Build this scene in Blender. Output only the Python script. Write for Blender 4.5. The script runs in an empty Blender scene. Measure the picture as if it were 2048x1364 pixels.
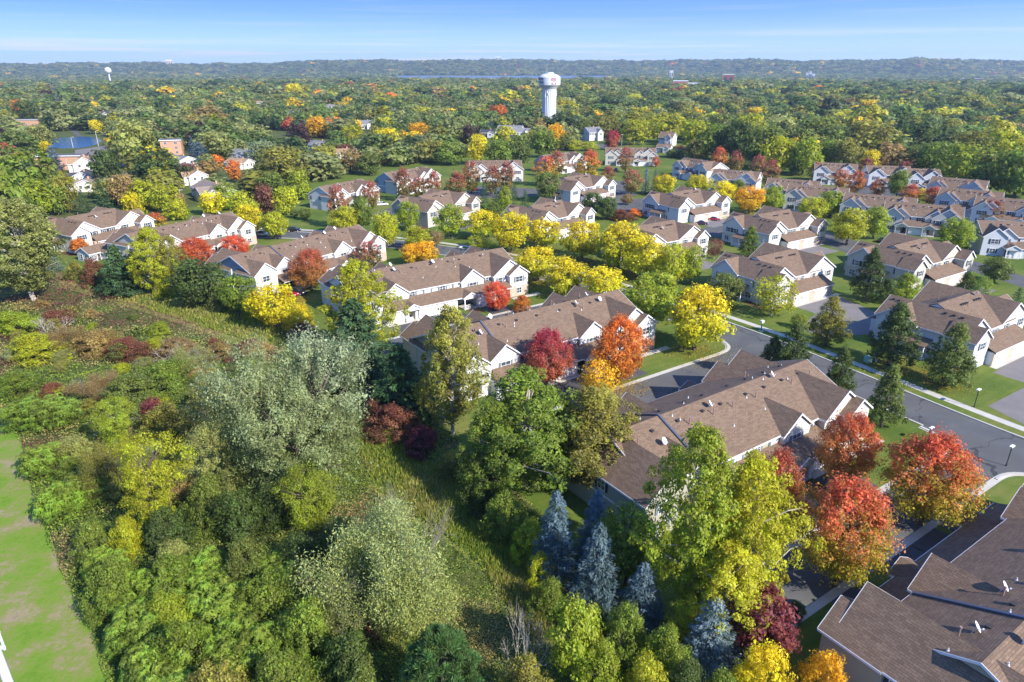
import bpy, math, random
import numpy as np
from mathutils import Vector, Matrix
R = math.radians
SC = bpy.context.scene
COL = SC.collection
rng = np.random.default_rng(7)
random.seed(7)

# ------------------------------------------------------------------ camera, sky, sun, exposure
CAMH, FPX, HOR = 54.0, 1365.0, 128.0
PITCH = math.atan((682 - HOR) / FPX)
cd = bpy.data.cameras.new('camera'); cam = bpy.data.objects.new('camera', cd); COL.objects.link(cam)
cd.sensor_width = 36; cd.lens = 36 * FPX / 2048; cd.clip_start = 0.5; cd.clip_end = 40000
cam.location = (0, 0, CAMH); cam.rotation_euler = (R(90) - PITCH, 0, 0)
SC.camera = cam

SUN_EL, SUN_AZ = R(35), (0.766, -0.643)
sdir = Vector((SUN_AZ[0] * math.cos(SUN_EL), SUN_AZ[1] * math.cos(SUN_EL), math.sin(SUN_EL))).normalized()
sl = bpy.data.lights.new('sun', 'SUN'); sl.energy = 2.45; sl.angle = R(0.5); sl.color = (1.0, 0.95, 0.87)
so = bpy.data.objects.new('sun', sl); COL.objects.link(so)
so.rotation_euler = (-sdir).to_track_quat('-Z', 'Y').to_euler(); so.location = (80, -40, 90)

W = bpy.data.worlds.new('World'); SC.world = W; W.use_nodes = True
nt = W.node_tree; N = nt.nodes; LK = nt.links
for n in list(N): N.remove(n)
def nd(tree, t, **kw):
    n = tree.nodes.new(t)
    for k, v in kw.items(): setattr(n, k, v)
    return n
def math_(tree, op, a, b=None, clamp=False):
    n = tree.nodes.new('ShaderNodeMath'); n.operation = op; n.use_clamp = clamp
    for i, x in enumerate((a, b)):
        if x is None: continue
        if isinstance(x, (int, float)): n.inputs[i].default_value = x
        else: tree.links.new(x, n.inputs[i])
    return n.outputs[0]
def mix_(tree, f, a, b, bt='MIX'):
    n = tree.nodes.new('ShaderNodeMix'); n.data_type = 'RGBA'; n.blend_type = bt; n.clamp_factor = True
    for s, x in ((n.inputs[0], f), (n.inputs[6], a), (n.inputs[7], b)):
        if isinstance(x, (int, float)): s.default_value = x
        elif isinstance(x, (tuple, list)): s.default_value = (*x[:3], 1)
        else: tree.links.new(x, s)
    return n.outputs[2]
def ramp_(tree, f, stops):
    n = tree.nodes.new('ShaderNodeValToRGB'); tree.links.new(f, n.inputs[0])
    e = n.color_ramp.elements
    while len(e) < len(stops): e.new(0.5)
    for i, (p, c) in enumerate(stops):
        e[i].position = p; e[i].color = (*c[:3], 1) if isinstance(c, (tuple, list)) else (c, c, c, 1)
    return n.outputs[0]
def noise_(tree, vec, scale, detail=3, rough=0.5):
    n = tree.nodes.new('ShaderNodeTexNoise'); n.inputs['Scale'].default_value = scale
    n.inputs['Detail'].default_value = detail; n.inputs['Roughness'].default_value = rough
    if vec is not None: tree.links.new(vec, n.inputs['Vector'])
    return n.outputs['Fac']
tc = nd(nt, 'ShaderNodeTexCoord'); sp = nd(nt, 'ShaderNodeSeparateXYZ'); LK.new(tc.outputs['Generated'], sp.inputs[0])
zz = math_(nt, 'ADD', math_(nt, 'MULTIPLY', math_(nt, 'MAXIMUM', sp.outputs[2], 0.0), 9.0), 0.10)
cb = nd(nt, 'ShaderNodeCombineXYZ'); LK.new(sp.outputs[0], cb.inputs[0]); LK.new(sp.outputs[1], cb.inputs[1]); LK.new(zz, cb.inputs[2])
nrm = nd(nt, 'ShaderNodeVectorMath', operation='NORMALIZE'); LK.new(cb.outputs[0], nrm.inputs[0])
sky = nd(nt, 'ShaderNodeTexSky', sky_type='NISHITA'); sky.sun_disc = False; sky.sun_elevation = SUN_EL
sky.sun_rotation = math.atan2(SUN_AZ[0], SUN_AZ[1]); sky.altitude = 300; sky.air_density = 1.0; sky.dust_density = 0.4; sky.ozone_density = 2.2
LK.new(nrm.outputs[0], sky.inputs[0])
# thin cirrus low over the horizon
cv = nd(nt, 'ShaderNodeCombineXYZ')
LK.new(math_(nt, 'MULTIPLY', sp.outputs[0], 2.6), cv.inputs[0]); LK.new(math_(nt, 'MULTIPLY', sp.outputs[1], 1.2), cv.inputs[1]); LK.new(math_(nt, 'MULTIPLY', sp.outputs[2], 110.0), cv.inputs[2])
cl = noise_(nt, cv.outputs[0], 1.6, 5, 0.55)
band = ramp_(nt, sp.outputs[2], [(0.0, 0.7), (0.012, 0.95), (0.026, 0.30), (0.05, 0.10)])
clf = math_(nt, 'MULTIPLY', ramp_(nt, cl, [(0.50, 0.0), (0.68, 1.0)]), band)
skt = mix_(nt, 1.0, sky.outputs[0], (0.38, 0.60, 0.92), 'MULTIPLY')
hzf = ramp_(nt, sp.outputs[2], [(0.0, 0.92), (0.025, 0.62), (0.06, 0.18), (0.11, 0.0)])
skc = mix_(nt, clf, mix_(nt, hzf, skt, (1.30, 1.55, 1.80)), (2.0, 1.9, 1.95))
bg = nd(nt, 'ShaderNodeBackground'); bg.inputs[1].default_value = 0.15; LK.new(skc, bg.inputs[0])
wo = nd(nt, 'ShaderNodeOutputWorld'); LK.new(bg.outputs[0], wo.inputs[0])

vs = SC.view_settings; vs.view_transform = 'Standard'; vs.look = 'None'; vs.gamma = 1; vs.use_curve_mapping = False; vs.exposure = 1.88
cy = SC.cycles; cy.use_denoising = True; cy.max_bounces = 6; cy.diffuse_bounces = 4; cy.glossy_bounces = 2; cy.transmission_bounces = 4
cy.transparent_max_bounces = 4; cy.volume_bounces = 0; cy.sample_clamp_indirect = 4.0

# ------------------------------------------------------------------ helpers
cp, sp_ = math.cos(PITCH), math.sin(PITCH)
def G(u, v, z=0.0):
    """photo pixel -> point on the level z"""
    x = (u - 1024) / FPX; y = -(v - 682) / FPX
    d = (x, cp + y * sp_, -sp_ + y * cp); t = (z - CAMH) / d[2]
    return Vector((d[0] * t, d[1] * t, z))
def PX(p):
    x, y, z = p[0], p[1], p[2] - CAMH
    dz = y * cp - z * sp_
    return (1024 + FPX * x / dz, 682 - FPX * (y * sp_ + z * cp) / dz, dz)
def height_at(u, vb, vt):
    """height of an upright thing whose foot is at (u, vb) and top at row vt"""
    P = G(u, vb); lo, hi = 0.0, 60.0
    for _ in range(40):
        m = (lo + hi) / 2
        if PX((P.x, P.y, m))[1] > vt: lo = m
        else: hi = m
    return lo
def link(o, parent=None):
    COL.objects.link(o)
    if parent is not None: o.parent = parent
    return o
def empty(name, loc=(0, 0, 0), rz=0.0):
    o = bpy.data.objects.new(name, None); o.location = loc; o.rotation_euler = (0, 0, rz); o.empty_display_size = 0.3
    return link(o)
GROUPS = {}
def tag(o, label, cat, group=None):
    o['label'] = label; o['category'] = cat
    if group: o['group'] = group
    return o
def kind(o, k): o['kind'] = k; return o

class MB:
    def __init__(s): s.v = []; s.f = []; s.uv = []; s.m = []; s.mi = 0
    def face(s, pts, uv=None):
        b = len(s.v); s.v += [tuple(p) for p in pts]; s.f.append(tuple(range(b, b + len(pts))))
        s.uv += uv if uv else [(0, 0)] * len(pts); s.m.append(s.mi)
    def box(s, x0, y0, z0, x1, y1, z1):
        p = [(x0, y0, z0), (x1, y0, z0), (x1, y1, z0), (x0, y1, z0), (x0, y0, z1), (x1, y0, z1), (x1, y1, z1), (x0, y1, z1)]
        for q in ((3, 2, 1, 0), (4, 5, 6, 7), (0, 1, 5, 4), (1, 2, 6, 5), (2, 3, 7, 6), (3, 0, 4, 7)): s.face([p[i] for i in q])
    def hexa(s, p):
        for q in ((3, 2, 1, 0), (4, 5, 6, 7), (0, 1, 5, 4), (1, 2, 6, 5), (2, 3, 7, 6), (3, 0, 4, 7)): s.face([p[i] for i in q])
    def tube(s, pts, rad, n=6, cap=True):
        rings = []
        for i, p in enumerate(pts):
            p = Vector(p); a = Vector(pts[max(i - 1, 0)]); b = Vector(pts[min(i + 1, len(pts) - 1)])
            d = (b - a).normalized() if (b - a).length > 1e-6 else Vector((0, 0, 1))
            e = d.orthogonal().normalized() if abs(d.z) < 0.999 else Vector((1, 0, 0)); g = d.cross(e)
            r = rad[i] if isinstance(rad, (list, tuple)) else rad
            rings.append([p + (e * math.cos(2 * math.pi * k / n) + g * math.sin(2 * math.pi * k / n)) * r for k in range(n)])
        for i in range(len(rings) - 1):
            for k in range(n): s.face([rings[i][k], rings[i][(k + 1) % n], rings[i + 1][(k + 1) % n], rings[i + 1][k]])
        if cap: s.face(rings[0][::-1]); s.face(rings[-1])
    def lathe(s, prof, n=32, mod=None):
        rings = []
        for (r, z) in prof:
            rings.append([((r * (mod(k, n, z) if mod else 1)) * math.cos(2 * math.pi * k / n), (r * (mod(k, n, z) if mod else 1)) * math.sin(2 * math.pi * k / n), z) for k in range(n)])
        for i in range(len(rings) - 1):
            for k in range(n): s.face([rings[i][k], rings[i][(k + 1) % n], rings[i + 1][(k + 1) % n], rings[i + 1][k]])
    def slab(s, a, b, c, d, t):
        """sloping roof sheet: a,b = eave ends, c,d = upper ends; uv in metres"""
        a, b, c, d = map(Vector, (a, b, c, d)); up = Vector((0, 0, t)); wl = (b - a).length; hl = (d - a).length
        s.face([a + up, b + up, c + up, d + up], [(0, 0), (wl, 0), (wl, hl), (0, hl)])
        s.face([d, c, b, a]); s.face([a, b, b + up, a + up]); s.face([b, c, c + up, b + up]); s.face([c, d, d + up, c + up]); s.face([d, a, a + up, d + up])
    def mesh(s, name, mats):
        me = bpy.data.meshes.new(name); me.from_pydata(s.v, [], s.f)
        uvl = me.uv_layers.new(name='UVMap'); uvl.data.foreach_set('uv', np.array(s.uv, 'f').ravel())
        for m in (mats if isinstance(mats, (list, tuple)) else [mats]): me.materials.append(m)
        if max(s.m or [0]): me.polygons.foreach_set('material_index', s.m)
        me.update(); return me
CACHE = {}
def part(name, key, fn, mat, parent, loc=(0, 0, 0), rz=0.0, smooth=False):
    k = (name, key, mat.name if not isinstance(mat, (list, tuple)) else tuple(m.name for m in mat))
    me = CACHE.get(k)
    if me is None:
        b = MB(); fn(b); me = b.mesh(name, mat); CACHE[k] = me
        if smooth: me.polygons.foreach_set('use_smooth', [True] * len(me.polygons))
    o = bpy.data.objects.new(name, me); o.location = loc; o.rotation_euler = (0, 0, rz)
    return link(o, parent)

# ------------------------------------------------------------------ materials
MATS = {}
def pmat(name, color, rough=0.7, spec=0.3, metal=0.0):
    m = bpy.data.materials.new(name); m.use_nodes = True; t = m.node_tree; b = t.nodes['Principled BSDF']
    b.inputs['Base Color'].default_value = (*color, 1); b.inputs['Roughness'].default_value = rough
    b.inputs['Specular IOR Level'].default_value = spec; b.inputs['Metallic'].default_value = metal
    MATS[name] = m; return m, t, b
def bump_(t, b, h, strength=0.3, dist=0.02):
    n = t.nodes.new('ShaderNodeBump'); n.inputs['Strength'].default_value = strength; n.inputs['Distance'].default_value = dist
    t.links.new(h, n.inputs['Height']); t.links.new(n.outputs[0], b.inputs['Normal'])
def objpos(t): return t.nodes.new('ShaderNodeTexCoord').outputs['Object']
def worldpos(t): return t.nodes.new('ShaderNodeNewGeometry').outputs['Position']
def varied(name, color, amt=0.12, scale=1.2, rough=0.75, spec=0.25):
    m, t, b = pmat(name, color, rough, spec)
    f = noise_(t, worldpos(t), scale, 4, 0.6)
    t.links.new(mix_(t, f, [c * (1 - amt) for c in color], [min(1, c * (1 + amt)) for c in color]), b.inputs['Base Color'])
    return m
def roofmat(name, c):
    m, t, b = pmat(name, c, 0.9, 0.15)
    uv = t.nodes.new('ShaderNodeUVMap').outputs[0]
    br = t.nodes.new('ShaderNodeTexBrick'); t.links.new(uv, br.inputs['Vector'])
    br.inputs['Scale'].default_value = 1.0; br.inputs['Brick Width'].default_value = 0.55; br.inputs['Row Height'].default_value = 0.24
    br.inputs['Mortar Size'].default_value = 0.022; br.inputs['Mortar Smooth'].default_value = 0.3; br.inputs['Bias'].default_value = -0.1
    br.inputs['Color1'].default_value = (*[x * 0.84 for x in c], 1); br.inputs['Color2'].default_value = (*[x * 1.2 for x in c], 1)
    br.inputs['Mortar'].default_value = (*[x * 0.55 for x in c], 1)
    n2 = noise_(t, worldpos(t), 0.45, 4, 0.6); n3 = noise_(t, worldpos(t), 3.0, 2)
    mp = t.nodes.new('ShaderNodeMapping'); mp.inputs['Scale'].default_value = (0.5, 3.4, 1); t.links.new(uv, mp.inputs[0])
    n4 = noise_(t, mp.outputs[0], 1.1, 3, 0.6)
    f = math_(t, 'MULTIPLY', math_(t, 'ADD', math_(t, 'ADD', math_(t, 'MULTIPLY', n2, 0.35), math_(t, 'MULTIPLY', n3, 0.18)), math_(t, 'ADD', math_(t, 'MULTIPLY', n4, 0.45), 0.46)), 1.05)
    cm = t.nodes.new('ShaderNodeVectorMath'); cm.operation = 'SCALE'; t.links.new(br.outputs[0], cm.inputs[0]); t.links.new(f, cm.inputs['Scale'])
    t.links.new(cm.outputs[0], b.inputs['Base Color']); bump_(t, b, br.outputs['Fac'], -0.5, 0.03)
    return m
def siding(name, c):
    m, t, b = pmat(name, c, 0.6, 0.3)
    s = t.nodes.new('ShaderNodeSeparateXYZ'); t.links.new(worldpos(t), s.inputs[0])
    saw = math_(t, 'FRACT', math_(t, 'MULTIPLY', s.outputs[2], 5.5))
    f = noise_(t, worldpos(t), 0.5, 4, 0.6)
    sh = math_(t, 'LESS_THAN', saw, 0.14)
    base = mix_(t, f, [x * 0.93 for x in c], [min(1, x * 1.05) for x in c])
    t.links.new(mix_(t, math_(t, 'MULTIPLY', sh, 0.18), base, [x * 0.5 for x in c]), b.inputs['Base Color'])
    bump_(t, b, saw, -0.4, 0.03); return m
def brickmat(name, c1, c2):
    m, t, b = pmat(name, c1, 0.85, 0.2)
    s = t.nodes.new('ShaderNodeSeparateXYZ'); t.links.new(objpos(t), s.inputs[0])
    cbn = t.nodes.new('ShaderNodeCombineXYZ'); t.links.new(math_(t, 'ADD', s.outputs[0], s.outputs[1]), cbn.inputs[0]); t.links.new(s.outputs[2], cbn.inputs[1])
    br = t.nodes.new('ShaderNodeTexBrick'); t.links.new(cbn.outputs[0], br.inputs['Vector']); br.inputs['Scale'].default_value = 1
    br.inputs['Brick Width'].default_value = 0.36; br.inputs['Row Height'].default_value = 0.15; br.inputs['Mortar Size'].default_value = 0.012
    br.inputs['Color1'].default_value = (*c1, 1); br.inputs['Color2'].default_value = (*c2, 1); br.inputs['Mortar'].default_value = (0.4, 0.37, 0.33, 1)
    t.links.new(br.outputs[0], b.inputs['Base Color']); bump_(t, b, br.outputs['Fac'], -0.4, 0.01); return m

ROOF = roofmat('brown shingles', (0.188, 0.128, 0.086))
ROOF2 = roofmat('grey shingles', (0.20, 0.20, 0.21)); ROOF3 = roofmat('tan shingles', (0.34, 0.22, 0.13)); ROOF4 = roofmat('dark shingles', (0.06, 0.065, 0.075))
ROOF5 = roofmat('taupe shingles', (0.26, 0.205, 0.165))
WHITE = siding('white siding', (0.60, 0.60, 0.595)); CREAM = siding('cream siding', (0.58, 0.56, 0.50)); TAN = siding('tan siding', (0.44, 0.42, 0.36))
OLIVE = siding('olive siding', (0.36, 0.35, 0.27)); GREYS = siding('grey siding', (0.50, 0.52, 0.54)); SLATE = siding('slate blue siding', (0.30, 0.37, 0.44))  # the last one has the bluish shade of pale end walls painted in
SIDS = dict(white=WHITE, cream=CREAM, tan=TAN, olive=OLIVE, grey=GREYS, shade_tinted=SLATE)
TRIM = varied('white trim paint', (0.72, 0.72, 0.72), 0.05, 2.0, 0.5, 0.4)
DOORW = varied('white garage door paint', (0.70, 0.70, 0.69), 0.04, 1.5, 0.45, 0.4)
BRICK = brickmat('tan brick veneer', (0.42, 0.30, 0.22), (0.52, 0.40, 0.31)); REDB = brickmat('orange brick', (0.50, 0.24, 0.14), (0.58, 0.31, 0.19))
GLASS, _t, _b = pmat('window glass', (0.05, 0.065, 0.08), 0.06, 0.8)
BLIND = varied('window blind', (0.55, 0.55, 0.54), 0.1, 3.0)
SHUT = {k: varied('shutter ' + k, c, 0.08, 3.0) for k, c in dict(grey=(0.16, 0.19, 0.22), dark=(0.03, 0.04, 0.06), tan=(0.45, 0.36, 0.29)).items()}
DOORD = varied('dark door paint', (0.10, 0.06, 0.05), 0.1, 2.0)
VENT = varied('roof vent metal', (0.045, 0.038, 0.034), 0.2, 4.0, 0.6)
PIPE = varied('vent pipe', (0.30, 0.20, 0.17), 0.2, 4.0, 0.6)
FLASH = varied('blue grey flashing', (0.07, 0.085, 0.12), 0.15, 1.0, 0.35, 0.6)
METAL = varied('galvanised metal', (0.62, 0.64, 0.66), 0.08, 3.0, 0.4, 0.5)
BLACKM = varied('black metal', (0.03, 0.03, 0.032), 0.2, 5.0, 0.5)
def groundmat(name, stops, scale, scale2=6.0, rough=0.95, bump=0.25, bd=0.05):
    m, t, b = pmat(name, (0.1, 0.1, 0.1), rough, 0.15); p = worldpos(t)
    f = math_(t, 'ADD', math_(t, 'MULTIPLY', noise_(t, p, scale, 5, 0.62), 0.7), math_(t, 'MULTIPLY', noise_(t, p, scale2, 4, 0.7), 0.3))
    t.links.new(ramp_(t, f, stops), b.inputs['Base Color']); bump_(t, b, noise_(t, p, scale2 * 1.7, 4, 0.7), bump, bd)
    return m, t, b
ASPH, _t, _b = groundmat('asphalt', [(0.3, (0.075, 0.075, 0.076)), (0.5, (0.10, 0.10, 0.098)), (0.72, (0.13, 0.128, 0.12))], 0.22, 9.0, 0.9, 0.2, 0.01)
vo = _t.nodes.new('ShaderNodeTexVoronoi'); vo.feature = 'DISTANCE_TO_EDGE'; vo.inputs['Scale'].default_value = 0.075
wn = _t.nodes.new('ShaderNodeTexNoise'); wn.inputs['Scale'].default_value = 0.35; wn.inputs['Detail'].default_value = 5
_t.links.new(worldpos(_t), wn.inputs['Vector'])
va = _t.nodes.new('ShaderNodeVectorMath'); va.operation = 'MULTIPLY_ADD'; _t.links.new(wn.outputs['Color'], va.inputs[0]); va.inputs[1].default_value = (5, 5, 0); _t.links.new(worldpos(_t), va.inputs[2])
_t.links.new(va.outputs[0], vo.inputs['Vector'])
crk = math_(_t, 'LESS_THAN', vo.outputs['Distance'], 0.006)
pat = ramp_(_t, noise_(_t, worldpos(_t), 0.09, 2, 0.4), [(0.52, 0.0), (0.56, 1.0)])
oldc = _b.inputs['Base Color'].links[0].from_socket
_t.links.new(mix_(_t, math_(_t, 'MULTIPLY', crk, 0.75), mix_(_t, math_(_t, 'MULTIPLY', pat, 0.45), oldc, (0.10, 0.094, 0.085)), (0.035, 0.035, 0.036)), _b.inputs['Base Color'])
DRIVE, _t, _b = groundmat('driveway asphalt', [(0.3, (0.055, 0.053, 0.055)), (0.7, (0.10, 0.096, 0.096))], 0.3, 9.0, 0.9, 0.2, 0.01)
DRIVE2, _t, _b = groundmat('weathered driveway asphalt', [(0.3, (0.15, 0.135, 0.125)), (0.7, (0.21, 0.19, 0.175))], 0.3, 9.0, 0.9, 0.2, 0.01)
CONC, _t, _b = groundmat('concrete', [(0.3, (0.38, 0.35, 0.29)), (0.7, (0.52, 0.49, 0.42))], 0.5, 7.0, 0.85, 0.2, 0.01)
LAWN, _t, _b = groundmat('mown lawn', [(0.30, (0.050, 0.085, 0.012)), (0.44, (0.080, 0.120, 0.017)), (0.54, (0.120, 0.150, 0.026)), (0.66, (0.180, 0.165, 0.045))], 0.07, 1.9, 1.0, 0.6, 0.06)
# mowing stripes
_s = _t.nodes.new('ShaderNodeSeparateXYZ'); _t.links.new(worldpos(_t), _s.inputs[0])
st = math_(_t, 'SINE', math_(_t, 'MULTIPLY', math_(_t, 'ADD', math_(_t, 'MULTIPLY', _s.outputs[0], 0.57), math_(_t, 'MULTIPLY', _s.outputs[1], -0.82)), 3.6))
oldc = _b.inputs['Base Color'].links[0].from_socket
_t.links.new(mix_(_t, math_(_t, 'ADD', math_(_t, 'MULTIPLY', st, 0.10), 0.12), oldc, (0.05, 0.095, 0.010)), _b.inputs['Base Color'])
ROUGHG, _t, _b = groundmat('rough mown strip', [(0.36, (0.095, 0.185, 0.016)), (0.46, (0.140, 0.220, 0.024)), (0.52, (0.175, 0.205, 0.045)), (0.57, (0.235, 0.205, 0.095)), (0.62, (0.27, 0.215, 0.125)), (0.70, (0.16, 0.12, 0.065))], 0.20, 1.9, 1.0, 0.8, 0.08)
EARTH, _t, _b = groundmat('scrub floor', [(0.3, (0.040, 0.058, 0.014)), (0.5, (0.072, 0.092, 0.022)), (0.7, (0.115, 0.100, 0.042))], 0.06, 0.9, 1.0, 0.8, 0.2)
MULCH, _t, _b = groundmat('wood mulch bed', [(0.3, (0.07, 0.035, 0.02)), (0.7, (0.16, 0.09, 0.05))], 0.8, 9.0, 1.0, 0.8, 0.05)
WATER, _t, _b = pmat('water', (0.025, 0.085, 0.20), 0.2, 0.4)
bump_(_t, _b, noise_(_t, worldpos(_t), 0.35, 4, 0.6), 0.12, 0.4)
RIVER, _t, _b = pmat('river water', (0.13, 0.16, 0.19), 0.35, 0.4)
BARK, _t, _b = groundmat('bark', [(0.3, (0.07, 0.055, 0.042)), (0.7, (0.16, 0.13, 0.105))], 2.0, 9.0, 0.95, 0.6, 0.03)
MIDB, _t, _b = groundmat('grey bark', [(0.3, (0.15, 0.13, 0.10)), (0.7, (0.28, 0.25, 0.20))], 2.0, 9.0, 0.9, 0.4, 0.03)
PALEB, _t, _b = groundmat('pale bark', [(0.3, (0.30, 0.27, 0.22)), (0.7, (0.52, 0.48, 0.41))], 2.0, 9.0, 0.9, 0.4, 0.03)

def leafmat(name, mode):
    """mode 'OBJ': colours come from the object; 'INST': from the instance; 'ATT': from the mesh"""
    m = bpy.data.materials.new(name); m.use_nodes = True; t = m.node_tree
    for n in list(t.nodes): t.nodes.remove(n)
    la = nd(t, 'ShaderNodeAttribute', attribute_name='leafdat'); s = nd(t, 'ShaderNodeSeparateColor'); t.links.new(la.outputs['Color'], s.inputs[0])
    rnd, h, ins = s.outputs[0], s.outputs[1], s.outputs[2]
    if mode == 'OBJ':
        oi = nd(t, 'ShaderNodeObjectInfo'); c1 = oi.outputs['Color']
        tp = nd(t, 'ShaderNodeAttribute', attribute_type='OBJECT', attribute_name='tip'); c2 = tp.outputs['Color']
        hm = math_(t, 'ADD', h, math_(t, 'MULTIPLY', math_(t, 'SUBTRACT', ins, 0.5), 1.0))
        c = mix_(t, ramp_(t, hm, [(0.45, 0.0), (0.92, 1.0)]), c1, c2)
    elif mode == 'INST':
        ia = nd(t, 'ShaderNodeAttribute', attribute_type='INSTANCER', attribute_name='col'); c = ia.outputs['Color']
    else:
        ia = nd(t, 'ShaderNodeAttribute', attribute_name='col'); c = ia.outputs['Color']
    k = math_(t, 'ADD', math_(t, 'MULTIPLY', rnd, 0.95), 0.52)
    sc = nd(t, 'ShaderNodeVectorMath', operation='SCALE'); t.links.new(c, sc.inputs[0]); t.links.new(k, sc.inputs['Scale'])
    hs = nd(t, 'ShaderNodeHueSaturation'); t.links.new(sc.outputs[0], hs.inputs['Color'])
    t.links.new(math_(t, 'ADD', math_(t, 'MULTIPLY', ins, 0.05), 0.475), hs.inputs['Hue'])
    d = nd(t, 'ShaderNodeBsdfPrincipled'); t.links.new(hs.outputs[0], d.inputs['Base Color']); d.inputs['Roughness'].default_value = 0.55; d.inputs['Specular IOR Level'].default_value = 0.35
    tr = nd(t, 'ShaderNodeBsdfTranslucent'); br = nd(t, 'ShaderNodeVectorMath', operation='SCALE'); t.links.new(hs.outputs[0], br.inputs[0]); br.inputs['Scale'].default_value = 1.45
    t.links.new(br.outputs[0], tr.inputs[0])
    mx = nd(t, 'ShaderNodeMixShader'); mx.inputs[0].default_value = 0.42; t.links.new(d.outputs[0], mx.inputs[1]); t.links.new(tr.outputs[0], mx.inputs[2])
    o = nd(t, 'ShaderNodeOutputMaterial'); t.links.new(mx.outputs[0], o.inputs[0]); return m
LEAF = leafmat('leaves', 'OBJ'); LEAFI = leafmat('far leaves', 'INST'); LEAFA = leafmat('undergrowth leaves', 'ATT')

# ------------------------------------------------------------------ terrain
def ang_of(x, y): return 1024 + FPX * x / max(y * cp, 1.0)     # approximate photo column of a far direction
def sstep(a, b, x):
    t = np.clip((x - a) / (b - a), 0, 1); return t * t * (3 - 2 * t)
def hterr(x, y):
    x = np.asarray(x, float); y = np.asarray(y, float); r = np.hypot(x, y)
    u = x / np.maximum(y, 1.0)
    h = -21.0 * sstep(1500, 3600, r)
    top = 44 + 24 * sstep(-0.36, -0.16, u) - 4 * sstep(0.1, 0.7, u)
    top = top + 5 * np.sin(u * 23 + 1.3) + 3 * np.sin(u * 61) + 2 * np.sin(u * 140)
    start = 4950 + 250 * np.sin(u * 9 + 0.6) + 120 * np.sin(u * 31)
    k = sstep(0, 1150, r - start)
    h = h * (1 - k) + top * k + k * (1 - k) * 26 * (np.sin(u * 47) + 0.6 * np.sin(u * 113 + 2))
    return h * (y > 0)
def build_terrain():
    rr = np.concatenate([[0], np.geomspace(12, 1400, 26), np.linspace(1550, 4800, 16), np.linspace(4900, 6600, 26), [7200, 8200, 9300]])
    nt_ = 220; vs_ = []; fs = []
    for r in rr:
        for k in range(nt_):
            a = 2 * math.pi * k / nt_; vs_.append((r * math.cos(a), r * math.sin(a), 0))
    v = np.array(vs_); v[:, 2] = hterr(v[:, 0], v[:, 1])
    for i in range(len(rr) - 1):
        for k in range(nt_):
            k2 = (k + 1) % nt_; fs.append((i * nt_ + k, (i + 1) * nt_ + k, (i + 1) * nt_ + k2, i * nt_ + k2))
    me = bpy.data.meshes.new('ground'); me.from_pydata(v.tolist(), [], fs); me.materials.append(EARTH); me.update()
    me.polygons.foreach_set('use_smooth', [True] * len(me.polygons))
    kind(link(bpy.data.objects.new('ground', me)), 'structure')
build_terrain()
def sheet(name, pts, z, mat, st=True):
    """flat ground sheet from an outline of (x, y)"""
    import bmesh
    bm = bmesh.new(); vs_ = [bm.verts.new((p[0], p[1], z)) for p in pts]; bm.faces.new(vs_); bmesh.ops.triangulate(bm, faces=bm.faces[:])
    for f in bm.faces:
        f.normal_update()
        if f.normal.z < 0: f.normal_flip()
    me = bpy.data.meshes.new(name); bm.to_mesh(me); bm.free(); me.materials.append(mat)
    o = link(bpy.data.objects.new(name, me))
    if st: kind(o, 'structure')
    return o
def pxs(l): return [G(u, v) for u, v in l]
LAWN_PX = [(1340, 1440), (1240, 1235), (1070, 1015), (945, 905), (860, 832), (700, 690), (640, 675), (560, 640), (450, 600), (300, 562), (200, 560), (120, 540), (100, 490),
           (100, 440), (350, 420), (560, 380), (900, 302), (1350, 272), (2048, 372), (2500, 430), (3000, 900), (2600, 1440)]
sheet('lawn', pxs(LAWN_PX), 0.004, LAWN)
MEADG, _t, _b = groundmat('meadow floor', [(0.3, (0.10, 0.12, 0.022)), (0.5, (0.17, 0.17, 0.045)), (0.7, (0.24, 0.20, 0.075))], 0.12, 1.8, 1.0, 0.8, 0.1)
sheet('meadow', pxs([(110, 545), (300, 566), (450, 606), (560, 646), (640, 685), (590, 706), (480, 690), (400, 662), (300, 628), (200, 596), (120, 575)]), 0.006, MEADG)
sheet('meadow', pxs([(720, 838), (800, 878), (885, 940), (965, 1010), (1065, 1110), (1115, 1180), (1160, 1265), (1060, 1300), (960, 1140), (880, 1070), (760, 1010), (712, 900)]), 0.006, MEADG)
sheet('grass_strip', pxs([(-260, 740), (0, 812), (42, 880), (58, 960), (98, 1060), (122, 1140), (178, 1250), (212, 1310), (250, 1420), (-330, 1420)]), 0.004, ROUGHG)

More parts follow.
